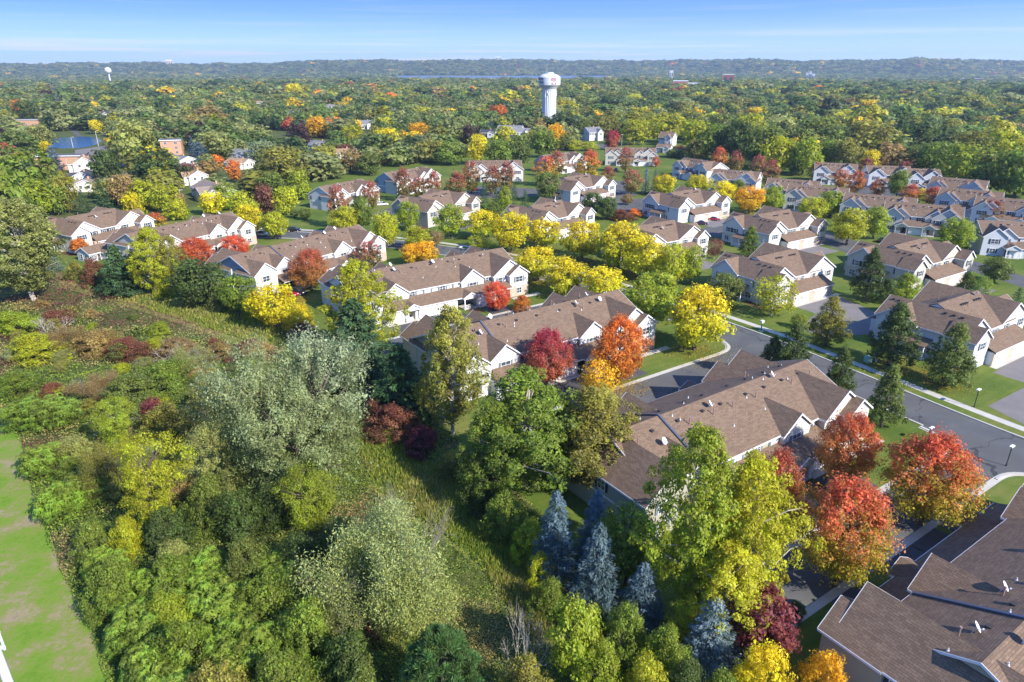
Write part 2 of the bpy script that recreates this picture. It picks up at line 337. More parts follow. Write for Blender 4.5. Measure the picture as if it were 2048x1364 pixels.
# ------------------------------------------------------------------ streets
def catmull(P, n=10):
    out = []; P = [np.array(p, float) for p in P]; Q = [2 * P[0] - P[1]] + P + [2 * P[-1] - P[-2]]
    for i in range(1, len(Q) - 2):
        for k in range(n):
            t = k / n; a, b, c, d = Q[i - 1], Q[i], Q[i + 1], Q[i + 2]
            out.append(0.5 * (2 * b + (c - a) * t + (2 * a - 5 * b + 4 * c - d) * t * t + (3 * b - a - 3 * c + d) * t ** 3))
    out.append(P[-1]); return np.array(out)
def offset(L, d):
    L = np.asarray(L); T = np.gradient(L, axis=0); T /= np.linalg.norm(T, axis=1)[:, None]
    return L + np.stack([-T[:, 1], T[:, 0]], 1) * d
def ribbon(name, L, d0, d1, z, mat, h=0.0, skip=None, st=True):
    A, B = offset(L, d0), offset(L, d1); b = MB()
    for i in range(len(L) - 1):
        if skip is not None and skip((A[i] + B[i + 1]) / 2): continue
        if h: b.hexa([(*A[i], z - 0.05), (*B[i], z - 0.05), (*B[i + 1], z - 0.05), (*A[i + 1], z - 0.05), (*A[i], z + h), (*B[i], z + h), (*B[i + 1], z + h), (*A[i + 1], z + h)])
        else: b.face([(*A[i], z), (*B[i], z), (*B[i + 1], z), (*A[i + 1], z)][::-1])
    me = b.mesh(name, mat)
    import bmesh
    bm = bmesh.new(); bm.from_mesh(me); bmesh.ops.remove_doubles(bm, verts=bm.verts, dist=0.001); bmesh.ops.recalc_face_normals(bm, faces=bm.faces) if h else None
    bm.to_mesh(me); bm.free()
    o = link(bpy.data.objects.new(name, me))
    if st: kind(o, 'structure')
    return o
def resample(L, step):
    L = np.asarray(L); d = np.r_[0, np.cumsum(np.linalg.norm(np.diff(L, axis=0), axis=1))]
    s = np.linspace(0, d[-1], max(2, int(d[-1] / step))); return np.stack([np.interp(s, d, L[:, 0]), np.interp(s, d, L[:, 1])], 1)
ST_PX = [(2330, 1010), (2048, 905), (1900, 846), (1700, 762), (1480, 672), (1262, 598), (1080, 545), (980, 517), (860, 497), (720, 481), (600, 471), (480, 467), (380, 470)]
STREET = resample(catmull([G(u, v)[:2] for u, v in ST_PX]), 1.5)
HALF = 4.9
AANG = R(34.4); AX = np.array([math.cos(AANG), math.sin(AANG)]); AN = np.array([-math.sin(AANG), math.cos(AANG)])
ROWS = {7: np.array((58.9, 45.2)), 6: np.array((33.8, 81.5)), 5: np.array((8.8, 118.6)), 4: np.array((-16.3, 154.4))}
LANES = []     # (origin, x0, x1, y0, y1) in row coordinates
def rowpt(O, x, y): return O + AX * x + AN * y
near = offset(STREET, -HALF)     # check side below
if np.linalg.norm(near[60] - ROWS[6]) > np.linalg.norm(offset(STREET, HALF)[60] - ROWS[6]): SIDE = -1
else: SIDE = 1
NEARK = offset(STREET, -HALF * SIDE); FARK = offset(STREET, HALF * SIDE)
def hit_x(O, y):
    """row-x at which the line row-y = y meets the near kerb"""
    q = NEARK - O; yy = q @ AN; xx = q @ AX
    s = np.where(np.diff(np.sign(yy - y)) != 0)[0]
    if len(s) == 0: return 40.0
    best = min(s, key=lambda i: abs(xx[i] - 30)); t = (y - yy[best]) / (yy[best + 1] - yy[best]); return xx[best] + t * (xx[best + 1] - xx[best])
def in_lane(p):
    for O, x0, x1, y0, y1 in LANES:
        d = np.asarray(p) - O; x, y = d @ AX, d @ AN
        if x0 < x < x1 and y0 < y < y1: return True
    return False
Y0, Y1 = 25.2, 32.0
lane_pts = []
for k in (7, 6, 5):
    O = ROWS[k]; xa, xb = hit_x(O, Y0), hit_x(O, Y1)
    LANES.append((O, -40, max(xa, xb) + 9, Y0 - 6.0, Y1 + 6.0)); lane_pts.append((O, xa, xb))
ribbon('street', STREET, -HALF, HALF, 0.016, ASPH)
ribbon('kerb', resample(FARK, 2.0), -0.02, 0.34, 0.0, CONC, 0.13)
NK = resample(NEARK, 1.0)
ribbon('kerb', NK, -0.36, 0.0, 0.0, CONC, 0.13, skip=in_lane)
ribbon('sidewalk', resample(STREET, 1.5), SIDE * (HALF + 2.2), SIDE * (HALF + 3.9), 0.03, CONC)
def bez(a, b, c, n=10):
    return [(1 - t) ** 2 * a + 2 * t * (1 - t) * b + t * t * c for t in np.linspace(0, 1, n + 1)]
for (O, xa, xb) in lane_pts:
    c = [rowpt(O, -27, Y0), rowpt(O, xa + 1.5, Y0), rowpt(O, xb + 1.5, Y1), rowpt(O, -27, Y1)]
    sheet('lane', c, 0.020, ASPH)
    for yy, xx, sg in ((Y0, xa, -1), (Y1, xb, 1)):
        X = rowpt(O, xx, yy)
        q = NEARK - O; i = np.argmin(np.hypot(q @ AX - xx, q @ AN - yy)); D = NEARK[min(i + 3, len(NEARK) - 1)] - NEARK[max(i - 3, 0)]; D /= np.linalg.norm(D)
        if (D @ AN) * sg < 0: D = -D
        P0 = rowpt(O, xx - 6.5, yy); P2 = X + D * 6.5; bz = bez(P0, X, P2)
        sheet('lane_mouth', [X] + bz, 0.012, ASPH)
        full = resample(np.array([rowpt(O, -27, yy), rowpt(O, xx - 9, yy)] + bz), 1.0)
        ribbon('gutter', full, -0.05 if sg > 0 else -0.95, 0.95 if sg > 0 else 0.05, 0.026, CONC)
        ribbon('kerb', resample(np.array(bz), 0.7), 0.25 if sg > 0 else -0.65, 0.65 if sg > 0 else -0.25, 0.0, CONC, 0.12)

# other asphalt courts between the quads, traced on the ground
for pl in ([(1597, 657), (1632, 628), (1598, 613), (1674, 590), (1702, 605), (1768, 630), (1745, 668), (1650, 674)],
           [(1985, 745), (2060, 714), (2100, 760), (2070, 772)], [(1976, 812), (2062, 768), (2120, 800), (2110, 880)]):
    sheet('court', pxs(pl), 0.010, DRIVE2)
for pl in ([(1915, 512), (2060, 556), (2060, 580), (1925, 536), (1900, 520)], [(1630, 456), (1700, 478), (1790, 515), (1760, 530), (1690, 505), (1620, 476)],
           [(1225, 362), (1250, 362), (1275, 392), (1215, 402), (1200, 395)], [(1380, 468), (1445, 440), (1480, 450), (1440, 476)], [(1210, 400), (1300, 396), (1330, 420), (1230, 424)],
           [(930, 382), (960, 372), (1085, 378), (1085, 392), (940, 398)], [(1690, 375), (1720, 362), (1790, 372), (1860, 372), (1880, 384), (1740, 395)], [(745, 428), (795, 410), (810, 432), (760, 446)],
           [(490, 462), (560, 458), (700, 462), (700, 478), (490, 478)], [(1905, 420), (1960, 430), (1990, 450), (1940, 460)]):
    sheet('court', pxs(pl), 0.010, ASPH)

# ------------------------------------------------------------------ townhouse pieces
def block(B, key, x0, x1, y0, y1, z0, ze, rise, axis, wall, ends=(1, 1), oe=0.38, orr=0.32, roof=None, nowall=False):
    """gabled volume: ridge along axis, walls z0..ze, roof rises by rise"""
    roof = roof or ROOF
    def rot(p): return p if axis == 'y' else (p[1], p[0], p[2])
    a0, a1, l0, l1 = (x0, x1, y0, y1) if axis == 'y' else (y0, y1, x0, x1)
    am = (a0 + a1) / 2; pit = rise / ((a1 - a0) / 2)
    def fw(b):
        P = [(a0, z0), (a1, z0), (a1, ze), (am, ze + rise), (a0, ze)]
        for l, rev in ((l0, 0), (l1, 1)):
            pts = [rot((p[0], l, p[1])) for p in P]; b.face(pts[::-1] if rev != (axis == 'x') else pts)
        for a, rev in ((a0, 1), (a1, 0)):
            pts = [rot((a, l0, z0)), rot((a, l1, z0)), rot((a, l1, ze)), rot((a, l0, ze))]; b.face(pts[::-1] if rev != (axis == 'x') else pts)
    if not nowall: part('wall', key, fw, wall, B)
    r0, r1 = l0 - orr * ends[0], l1 + orr * ends[1]; zl = ze - oe * pit; zr = ze + rise
    def fr(b):
        for a in (a0 - oe, a1 + oe):
            q = [rot((a, r0, zl)), rot((a, r1, zl)), rot((am, r1, zr)), rot((am, r0, zr))]
            if (a < am) == (axis == 'y'): q = [q[1], q[0], q[3], q[2]]
            b.slab(*q, 0.16)
    part('roof', key, fr, roof, B)
    def ft(b):
        for l, e, s in ((r0, ends[0], -1), (r1, ends[1], 1)):
            if not e: continue
            la, lb = sorted((l, l + s * 0.05))
            for a in (a0 - oe, a1 + oe):
                p = [(a, la, zl - 0.10), (a, lb, zl - 0.10), (am, lb, zr - 0.10), (am, la, zr - 0.10)]
                q = [(x, y, z + 0.28) for x, y, z in p]; b.hexa([rot(v) for v in p] + [rot(v) for v in q])
        for a, s in ((a0 - oe, -1), (a1 + oe, 1)):
            aa, ab = sorted((a, a + s * 0.05)); p0, p1 = rot((aa, r0, zl - 0.12)), rot((ab, r1, zl + 0.14))
            b.box(min(p0[0], p1[0]), min(p0[1], p1[1]), p0[2], max(p0[0], p1[0]), max(p0[1], p1[1]), p1[2])
    part('fascia', key, ft, TRIM, B)
def window(B, x, y, z, w, h, rz=0.0, shut=None, blind=False):
    def fr(b):
        f = 0.09
        for q in ((-w / 2 - f, -w / 2), (w / 2, w / 2 + f)): b.box(q[0], -0.07, -h / 2 - f, q[1], 0.02, h / 2 + f)
        for q in ((-h / 2 - f, -h / 2), (h / 2, h / 2 + f)): b.box(-w / 2, -0.07, q[0], w / 2, 0.02, q[1])
        n = max(1, int(round(w / 0.8)))
        for i in range(1, n): b.box(-w / 2 + w * i / n - 0.035, -0.06, -h / 2, -w / 2 + w * i / n + 0.035, 0.0, h / 2)
        b.box(-w / 2, -0.055, -0.03, w / 2, 0.0, 0.03)
    o = part('window', (w, h), fr, TRIM, B, (x, y, z), rz)
    part('pane', (w, h), lambda b: b.box(-w / 2, -0.03, -h / 2, w / 2, 0.01, h / 2), BLIND if blind else GLASS, o)
    if shut:
        c, s = math.cos(rz), math.sin(rz)
        for k in (-1, 1):
            d = k * (w / 2 + 0.32)
            part('shutter', h, lambda b: [b.box(-0.2, -0.06, -h / 2 - 0.05, 0.2, 0.01, h / 2 + 0.05)] + [b.box(-0.15, -0.075, -h / 2 + 0.04 + i * h / 5, 0.15, -0.06, -h / 2 + (i + 0.8) * h / 5) for i in range(5)], SHUT[shut], B, (x + c * d, y + s * d, z), rz)
def garage(B, x, y, w=4.9, h=2.15, rz=0.0):
    def f(b):
        b.box(-w / 2, -0.03, 0, w / 2, 0.05, h)
        for r in range(4):
            for c in range(4): b.box(-w / 2 + (c + 0.1) * w / 4, -0.055, (r + 0.14) * h / 4, -w / 2 + (c + 0.9) * w / 4, -0.03, (r + 0.86) * h / 4)
    o = part('garage_door', (w, h), f, DOORW, B, (x, y, 0.03), rz)
    part('frame', (w, h), lambda b: (b.box(-w / 2 - 0.14, -0.08, 0, -w / 2, 0.05, h + 0.14), b.box(w / 2, -0.08, 0, w / 2 + 0.14, 0.05, h + 0.14), b.box(-w / 2, -0.08, h, w / 2, 0.05, h + 0.14)), TRIM, o)
def door(B, x, y, rz=0.0, mat=None):
    o = part('door', 'd', lambda b: (b.box(-0.48, -0.05, 0, 0.48, 0.03, 2.1), b.box(-0.3, -0.07, 0.3, 0.3, -0.05, 0.9), b.box(-0.3, -0.07, 1.15, 0.3, -0.05, 1.9)), mat or DOORD, B, (x, y, 0.1), rz)
    part('frame', 'd', lambda b: (b.box(-0.6, -0.08, 0, -0.48, 0.03, 2.2), b.box(0.48, -0.08, 0, 0.6, 0.03, 2.2), b.box(-0.48, -0.08, 2.1, 0.48, 0.03, 2.2)), TRIM, o)
def post(B, x, y, h=2.5):
    part('porch_post', h, lambda b: (b.box(-0.11, -0.11, 0, 0.11, 0.11, h), b.box(-0.16, -0.16, 0, 0.16, 0.16, 0.25), b.box(-0.16, -0.16, h - 0.2, 0.16, 0.16, h)), TRIM, B, (x, y, 0.02))
def rail(B, x, y, w, rz=0.0):
    def f(b):
        b.box(-w / 2, -0.05, 0.95, w / 2, 0.05, 1.05); b.box(-w / 2, -0.04, 0.15, w / 2, 0.04, 0.22); n = int(w / 0.16)
        for i in range(n + 1): b.box(-w / 2 + i * w / n - 0.03, -0.03, 0.2, -w / 2 + i * w / n + 0.03, 0.03, 0.97)
    part('railing', round(w, 2), f, TRIM, B, (x, y, 0.05), rz)
def vent(B, x, y, z): part('roof_vent', 0, lambda b: (b.box(-0.2, -0.2, -0.15, 0.2, 0.2, 0.14), b.box(-0.26, -0.26, 0.14, 0.26, 0.26, 0.2)), VENT, B, (x, y, z + 0.16))
def pipe(B, x, y, z, h=0.9): part('vent_pipe', h, lambda b: (b.tube([(0, 0, -0.3), (0, 0, h)], 0.075, 8), b.tube([(0, 0, h), (0, 0, h + 0.12)], 0.12, 8)), PIPE, B, (x, y, z + 0.16))
def stub(B, x, y, z): part('pipe_flashing', 0, lambda b: (b.tube([(0, 0, -0.1), (0, 0, 0.12)], [0.16, 0.08], 8), b.tube([(0, 0, 0.1), (0, 0, 0.3)], 0.05, 8)), METAL, B, (x, y, z + 0.16))
def dish(B, x, y, z, rz=0.6):
    def fm(b):
        b.tube([(0, 0, -0.15), (0, 0, 0.55)], 0.035, 6); b.tube([(0.35, 0.1, -0.2), (0, 0, 0.35)], 0.02, 4); b.tube([(-0.3, 0.2, -0.2), (0, 0, 0.35)], 0.02, 4)
    o = part('satellite_dish', 0, fm, METAL, B, (x, y, z + 0.14), rz)
    def fd(b):
        rings = []
        for i in range(5):
            r = 0.46 * i / 4
            rings.append([(r * math.cos(2 * math.pi * k / 16), -0.08 + 0.14 * (i / 4) ** 2 * -1 + 0.0, r * 1.12 * math.sin(2 * math.pi * k / 16)) for k in range(16)])
        M = Matrix.Translation((0, -0.05, 0.62)) @ Matrix.Rotation(R(-35), 4, 'X')
        for i in range(4):
            for k in range(16): b.face([M @ Vector(p) for p in (rings[i][k], rings[i][(k + 1) % 16], rings[i + 1][(k + 1) % 16], rings[i + 1][k])])
    part('reflector', 0, fd, TRIM, o, smooth=True)
    part('feed_arm', 0, lambda b: (b.tube([(0, -0.05, 0.3), (0, -0.62, 0.62)], 0.02, 4), b.box(-0.06, -0.70, 0.58, 0.06, -0.58, 0.70)), METAL, o)

# ------------------------------------------------------------------ long row townhouses
def row_house(O, ang, L, label, wall=WHITE, shut='grey', D=17.0, ze=5.8, rise=3.7, flash=None, dishes=(), front=True, back_detail=False, endw=None, name='row_townhouse', ng=(-12.5, 7.8), brick=True, group=None, oneside=False, fullwing=False):
    B = empty(name, (O[0], O[1], 0), ang); tag(B, label, 'townhouse', group)
    h = L / 2; half = D / 2; pit = rise / half; K = (round(L, 1), D, ze, rise)
    zr = lambda y: ze + (half - abs(y - half)) * pit
    block(B, ('main', K, fullwing), -h + (3.0 if fullwing else 0.3), h - 0.3, 0, D, 0, ze, rise, 'x', endw or wall)
    if fullwing: block(B, ('endwing', K), -h - 0.1, -h + 8.7, -1.6, D + 1.5, 0, ze + 0.05, 3.5, 'y', endw or wall)
    for sgn in ((1,) if oneside else (1, -1)):              # the back is the front turned round
        def T(x0, x1, y0, y1):
            return (x0, x1, y0, y1) if sgn > 0 else (-x1, -x0, D - y1, D - y0)
        gx = [(x * L / 45.0, 3.15, -0.65, 2.45) for x in ng]
        for i, (x, w, y, rs) in enumerate(gx):
            a = T(x - w, x + w, y, 5.2); block(B, ('gab', K, i, sgn), *a[:2], *a[2:], 2.6, ze + 0.03, rs, 'y', wall, ends=(1, 0) if sgn > 0 else (0, 1))
        a = T(h - 9.0, h + 0.1, -1.3, 7.5)
        if not (fullwing and sgn < 0): block(B, ('wing', K, sgn), *a[:2], *a[2:], 0, ze + 0.06, 3.35, 'y', wall, ends=(1, 0) if sgn > 0 else (0, 1))
        a = T(h - 5.2, h + 0.25, -2.7, 3.0); block(B, ('sub', K, sgn), *a[:2], *a[2:], 0, ze + 0.02, 1.95, 'y', wall, ends=(1, 0) if sgn > 0 else (0, 1))
        a = T(-h - 0.1, -h + 6.4, -1.6, 6.0)
        if not (fullwing and sgn > 0): block(B, ('lwing', K, sgn), *a[:2], *a[2:], 0, ze + 0.04, 2.5, 'y', wall, ends=(1, 0) if sgn > 0 else (0, 1))
        # garage range: lean-to roof
        xa, xb = -h + 6.4, h - 5.2; yb, yf = 0.0, -3.6; zt, zf = 4.35, 2.95
        def fl(b, xa=xa, xb=xb):
            q = [(xa, yf - 0.4, zf - 0.15), (xb, yf - 0.4, zf - 0.15), (xb, yb, zt), (xa, yb, zt)]
            if sgn < 0: q = [(-x, D - y, z) for x, y, z in q]
            b.slab(*q, 0.15)
        part('garage_roof', ('lean', K, sgn), fl, ROOF, B)
        def fg(b):
            q = [(xa, yf - 0.46, zf - 0.2), (xb, yf - 0.40, zf + 0.02)]
            if sgn < 0: q = [(-xb, D - yf + 0.40, zf - 0.2), (-xa, D - yf + 0.46, zf + 0.02)]
            b.box(*q[0], *q[1])
        part('fascia', ('leanf', K, sgn), fg, TRIM, B)
        s_ = L / 45.0
        gars = [x * s_ for x in (-13.6, -6.6, -1.0, 10.0)]; pors = [x * s_ for x in (-10.1, 5.0)]
        gars = [x for x in gars if xa + 2.4 < x < xb - 2.3]
        for i, x in enumerate(gars):
            a = T(x - 2.75, x + 2.75, yf, 0.02)
            part('wall', ('gar', K, i, sgn), lambda b, a=a: b.box(a[0], a[2], 0, a[1], a[3], 2.85), wall, B)
            if sgn > 0 or back_detail: garage(B, x * sgn, yf - 0.04 if sgn > 0 else D - yf + 0.04, rz=0 if sgn > 0 else math.pi)
        for i, x in enumerate(pors):
            a = T(x - 1.9, x + 1.9, yf - 0.9, -1.0)
            block(B, ('porch', K, i, sgn), *a[:2], *a[2:], 2.5, 2.95, 1.0, 'y', wall, ends=(1, 0) if sgn > 0 else (0, 1), oe=0.25, orr=0.2)
            if sgn > 0 and front:
                for k in (-1, 1): post(B, x + k * 1.7, yf - 0.75, 2.5)
                rail(B, x - 0.9, yf - 0.75, 1.5); door(B, x + 0.8, -0.06); window(B, x - 0.9, -0.05, 1.5, 1.2, 1.3)
            part('porch_slab', ('ps', K, i, sgn), lambda b, a=a: b.box(a[0], min(a[2], a[3]), 0, a[1], max(a[2], a[3]), 0.12), CONC, B)
        if sgn > 0 and front:
            for x in [x * s_ for x in ng]: window(B, x, -0.70, 4.35, 1.9, 1.4, 0, shut)
            for x in (-16.5, -8.2, -4.2, -0.2, 3.6, 11.9):
                if abs(x * s_) < h - 9: window(B, x * s_, -0.05, 4.9, 1.35, 1.05, 0, shut, blind=(int(x * 10) % 3 == 0))
            window(B, h - 2.5, -2.75, 4.4, 1.9, 1.35, 0, shut); window(B, h - 2.5, -2.80, 1.5, 1.3, 1.35, 0, None)
            window(B, h - 7.2, -1.35, 4.5, 1.2, 1.2, 0, shut); window(B, -h + 3.0, -1.65, 4.4, 1.9, 1.35, 0, shut); window(B, -h + 3.0, -1.65, 1.5, 1.5, 1.35, 0, shut)
            if brick:
                for q, bx in enumerate(((h - 5.25, -2.78, 0, h - 3.3, -2.66, 2.7), (h - 1.7, -2.78, 0, h + 0.32, -2.66, 2.7), (h - 3.3, -2.775, 0, h - 1.7, -2.66, 0.7), (h + 0.24, -2.66, 0, h + 0.32, 1.5, 2.7))): part('brick_veneer', ('br', K, q), lambda b: b.box(*bx), BRICK, B)
            for y in (4.5, 12.0):
                window(B, h - 0.25 if False else h - 0.3, y + 4.5 if y < 8 else y, 4.4, 1.1, 1.3, R(90), shut)
        elif back_detail:
            for x in [x * s_ for x in ng]: window(B, -x, D + 0.70, 4.35, 1.9, 1.4, math.pi, shut)
    for y in (5.0, 11.5): window(B, -h - 0.14 if fullwing else -h + 0.26, y + 1.2, 4.5, 1.3, 1.4, R(-90), 'dark')
    part('wall_band', ('band', K), lambda b: b.box(-h - 0.16, -1.4, 2.85, -h - 0.05, D + 1.3, 3.1) if fullwing else b.box(-h + 0.2, 6.4, 2.85, -h + 0.32, D - 1.5, 3.1), TRIM, B)
    # roof furniture
    r2 = random.Random(int(abs(O[0] * 7 + O[1])))
    for i in range(9):
        x = -h + 4 + i * (L - 8) / 8 + r2.uniform(-0.8, 0.8)
        for y in ((half - 1.7), (half + 1.6)): vent(B, x, y, zr(y))
        y = r2.choice((half - 2.7, half + 2.8)); pipe(B, x + r2.uniform(0.8, 1.6), y, zr(y))
        for _ in range(2):
            y = half + r2.uniform(-6.0, 4.5); stub(B, x + r2.uniform(-1.5, 1.5), y, zr(y))
    for (x, y) in dishes: dish(B, x, y, zr(y), r2.uniform(0.2, 1.0))
    if flash is not None:
        def ff(b):
            for s in (-1, 1):
                y0, y1 = half, half + s * (half + 0.3)
                z0, z1 = zr(half) + 0.12, ze - 0.3 * pit + 0.12
                p = [(flash - 0.16, y0, z0), (flash + 0.16, y0, z0), (flash + 0.16, y1, z1), (flash - 0.16, y1, z1)]
                b.hexa(p + [(x, y, z + 0.28) for x, y, z in p])
        part('firewall_flashing', ('fl', K, flash), ff, FLASH, B)
    return B

def drive(name, O, ax, an, x0, x1, y0, y1, mat, z=0.012):
    P = [np.asarray(O) + ax * a + an * b for a, b in ((x0, y0), (x1, y0), (x1, y1), (x0, y1))]
    return sheet(name, P, z, mat)
row_house(ROWS[7], AANG, 45.6, 'long brown shingled townhouse row with tall white dishes, its olive end wall beside plum tree', OLIVE, 'dark', flash=-11.9, dishes=((-7.9, 11.7), (-16.0, 10.7), (-14.6, 7.6), (2.0, 10.8)), front=False, back_detail=True, fullwing=True)
row_house(ROWS[6], AANG, 45.6, 'long brown shingled townhouse row behind the yellow poplar and red maples', CREAM, 'grey', flash=-11.0, dishes=((-2.5, 7.0), (12.5, 7.8), (-14.0, 4.6)), endw=OLIVE, fullwing=True)
row_house(ROWS[5], AANG, 45.0, 'white townhouse row with orange maple and crimson maple before its garages', WHITE, 'grey', flash=-12.0, dishes=((-9.0, 10.0), (9.5, 7.0), (15.5, 6.6), (-14.0, 5.5), (16.0, 11.5)), endw=OLIVE)
row_house(ROWS[4], AANG, 45.0, 'white townhouse row with grey shutters and small red maple before its porch', WHITE, 'grey', flash=-14.5, dishes=((-9.5, 6.6), (1.0, 7.0), (-9.0, 9.5)))
ang3 = R(56); C3 = (G(754.5, 479, 5.8) + G(503, 551, 5.8)) / 2
row_house((C3.x, C3.y), ang3, 44.0, 'white townhouse row with blue shaded gable end and red maple in front', WHITE, 'tan', D=15.5, rise=3.5, flash=-10.0, dishes=((8.0, 7.0), (13.0, 8.2), (2.0, 9.5)), endw=SLATE)
P2r = G(491, 451, 5.8); a2 = R(60)
row_house((P2r.x - math.cos(a2) * 17, P2r.y - math.sin(a2) * 17), a2, 36.0, 'white townhouse row behind the blazing orange maple, pickup parked beyond its end', CREAM, 'tan', D=15, rise=3.4, dishes=((8, 8), (13, 7)))

# drives of the rows (both sides of each lane) and kerbside aprons
for k in (7, 6, 5, 4):
    O = ROWS[k]
    for x in (-13.6, -6.6, -1.0, 10.0):
        if k != 7: drive('driveway', O, AX, AN, x - 2.9, x + 2.9, -11.0 if k != 4 else -11.0, -4.9, DRIVE)
        if k != 7: drive('driveway_apron', O, AX, AN, x - 2.9, x + 2.9, -4.9, -3.5, CONC, 0.018)
        if k in (7, 6, 5): drive('driveway', O, AX, AN, -x - 2.9, -x + 2.9, 17 + 3.5, Y0 - 0.9, DRIVE)
    for x in (-10.1, 5.0): drive('garden_bed', O, AX, AN, x - 1.6, x + 1.6, -8.0, -4.6, MULCH, 0.008)
    drive('entry_path', O, AX, AN, 17.2, 25.5, -4.9, -3.3, CONC, 0.018)

# ------------------------------------------------------------------ quad townhouses (two gabled wings joined by a cross roof)
QR = random.Random(5)
def quad(px, ang, label, wall=CREAM, shut='grey', var=0, detail=True, group=None, zpk=9.15):
    P = G(px[0], px[1], zpk); c, s = math.cos(ang), math.sin(ang)
    O = (P.x - (c * 6.5 - s * 3.0), P.y - (s * 6.5 + c * 3.0))
    B = empty('quad_townhouse', (O[0], O[1], 0), ang); tag(B, label, 'townhouse', group)
    ze = 5.8; K = ('q', var)
    block(B, (K, 'core'), -9.4, 6.6, 3.5, 19.4, 0, ze + 0.02, 3.7, 'x', wall, ends=(0, 0))
    block(B, (K, 'lw'), -14.0, -4.6, 3.2, 20.6, 0, ze, 3.05, 'y', wall)
    block(B, (K, 'rw'), 0.9, 12.0, 3.4, 20.8, 0, ze + 0.04, 3.35, 'y', wall)
    if var in (0, 2):
        block(B, (K, 'rs'), 7.4, 12.2, 0.6 if var == 0 else 2.0, 6.0, 0, ze + 0.07, 1.9, 'y', wall, ends=(1, 0))
    block(B, (K, 'ls'), -14.2, -8.4, 2.4 if var != 1 else 1.2, 7.0, 0, ze - 0.05, 2.2, 'y', wall, ends=(1, 0))
    block(B, (K, 'lx'), -14.5, -8.0, 12.3, 20.2, 2.9, ze + 0.05, 2.75, 'x', wall, ends=(1, 0))
    block(B, (K, 'rx'), 6.6, 12.4, 4.5, 12.0, 2.9, ze + 0.1, 2.6, 'x', wall, ends=(0, 1))
    for sgn in (1, -1):
        def f(b):
            q = [(-8.4, -0.4, 2.75), (7.4, -0.4, 2.75), (7.4, 3.5, 4.45), (-8.4, 3.5, 4.45)]
            if sgn < 0: q = [(-2 - x, 24 - y, z) for x, y, z in q]
            b.slab(*q, 0.15)
        part('garage_roof', (K, sgn), f, ROOF, B)
        def g(b):
            q = [-8.4, -0.46, 2.70, 7.4, -0.40, 2.92]
            if sgn < 0: q = [-9.4, 24.4, 2.7, 6.4, 24.46, 2.92]
            b.box(*q)
        part('fascia', (K, 'gf', sgn), g, TRIM, B)
        part('wall', (K, 'gw', sgn), lambda b: b.box(-8.2, 0, 0, 7.2, 3.45, 2.72) if sgn > 0 else b.box(-9.2, 20.55, 0, 6.2, 24, 2.72), wall, B)
    for x in (-4.9, 2.6): garage(B, x, -0.05)
    for q, (x0, x1) in enumerate(((-8.25, -7.55), (-2.25, -0.05), (5.2, 7.2))): part('brick_veneer', (K, 'b', q), lambda b: b.box(x0, -0.10, 0, x1, 0.0, 2.6), BRICK, B)
    if var == 0: [part('brick_veneer', (K, 'c', q), lambda b: b.box(*bx), BRICK, B) for q, bx in enumerate(((7.4, 0.5, 0, 8.9, 0.6, 1.9), (10.7, 0.5, 0, 12.28, 0.6, 1.9), (8.9, 0.505, 0, 10.7, 0.6, 0.8)))]
    if detail:
        y0 = {0: 0.55, 1: 3.35, 2: 1.95}[var]
        window(B, -11.3, 2.3 if var != 1 else 1.1, 4.5, 1.7, 1.3, 0, shut); window(B, -6.8, 3.15, 4.9, 1.2, 1.1, 0, shut)
        for x in (-3.4, -1.0): window(B, x, 3.42, 5.0, 1.3, 1.0, 0, shut)
        window(B, 3.6, 3.35, 4.9, 1.2, 1.2, 0, shut); window(B, 9.8, y0, 4.5, 1.6, 1.4, 0, shut)
        if var != 1: window(B, 9.8, y0, 1.5, 1.6, 1.3, 0, shut)
        for y in (6.5, 15.2, 17.5): window(B, -14.05 if y < 12 else -14.55, y, 4.3, 1.2, 1.35, R(-90), 'dark')
        window(B, -14.05, 8.6, 1.4, 1.6, 1.3, R(-90), None); window(B, -14.05, 18.6, 1.4, 1.6, 1.3, R(-90), None)
        window(B, 12.42, 8.2, 4.2, 1.2, 1.35, R(90), shut); window(B, 12.05, 15.5, 4.2, 1.2, 1.35, R(90), shut)
        # side porch on the left
        def pr(b): b.slab((-16.9, 14.6, 2.75), (-16.9, 8.6, 2.75), (-13.95, 8.6, 3.75), (-13.95, 14.6, 3.75), 0.13)
        part('porch_roof', (K, 'pr'), pr, ROOF, B)
        part('porch_slab', (K, 'psl'), lambda b: b.box(-16.8, 8.8, 0, -14.0, 14.4, 0.14), CONC, B)
        for y in (8.9, 11.6, 14.3): post(B, -16.6, y, 2.65)
        rail(B, -16.6, 10.3, 2.4, R(-90)); rail(B, -16.6, 13.0, 2.4, R(-90)); door(B, -14.06, 11.4, R(-90))
        zc = lambda y: 5.82 + (7.95 - abs(y - 11.45)) * 3.7 / 7.95
        for i in range(4):
            for x0 in (-3.6, 1.6): vent(B, x0 + i * 0.75, 9.6, zc(9.6))
            vent(B, -5.5 + i * 0.9, 13.0, zc(13.0))
        for x in (-2.2, 3.2): pipe(B, x, 9.0, zc(9.0)); pipe(B, x - 2.2, 13.8, zc(13.8), 1.2)
        zw = lambda x: 5.8 + (4.7 - abs(x + 9.3)) * 3.05 / 4.7
        for y in (6.0, 7.6, 9.2, 18.5, 19.6): vent(B, -10.2, y, zw(-10.2))
        if QR.random() < 0.75: dish(B, QR.uniform(1.5, 4.5), 10.6, zc(10.6), 0.6)
        if QR.random() < 0.5: dish(B, QR.uniform(-3, 0), 8.2, zc(8.2), 0.8)
    cs, sn = math.cos(ang), math.sin(ang); ax = np.array((cs, sn)); an = np.array((-sn, cs))
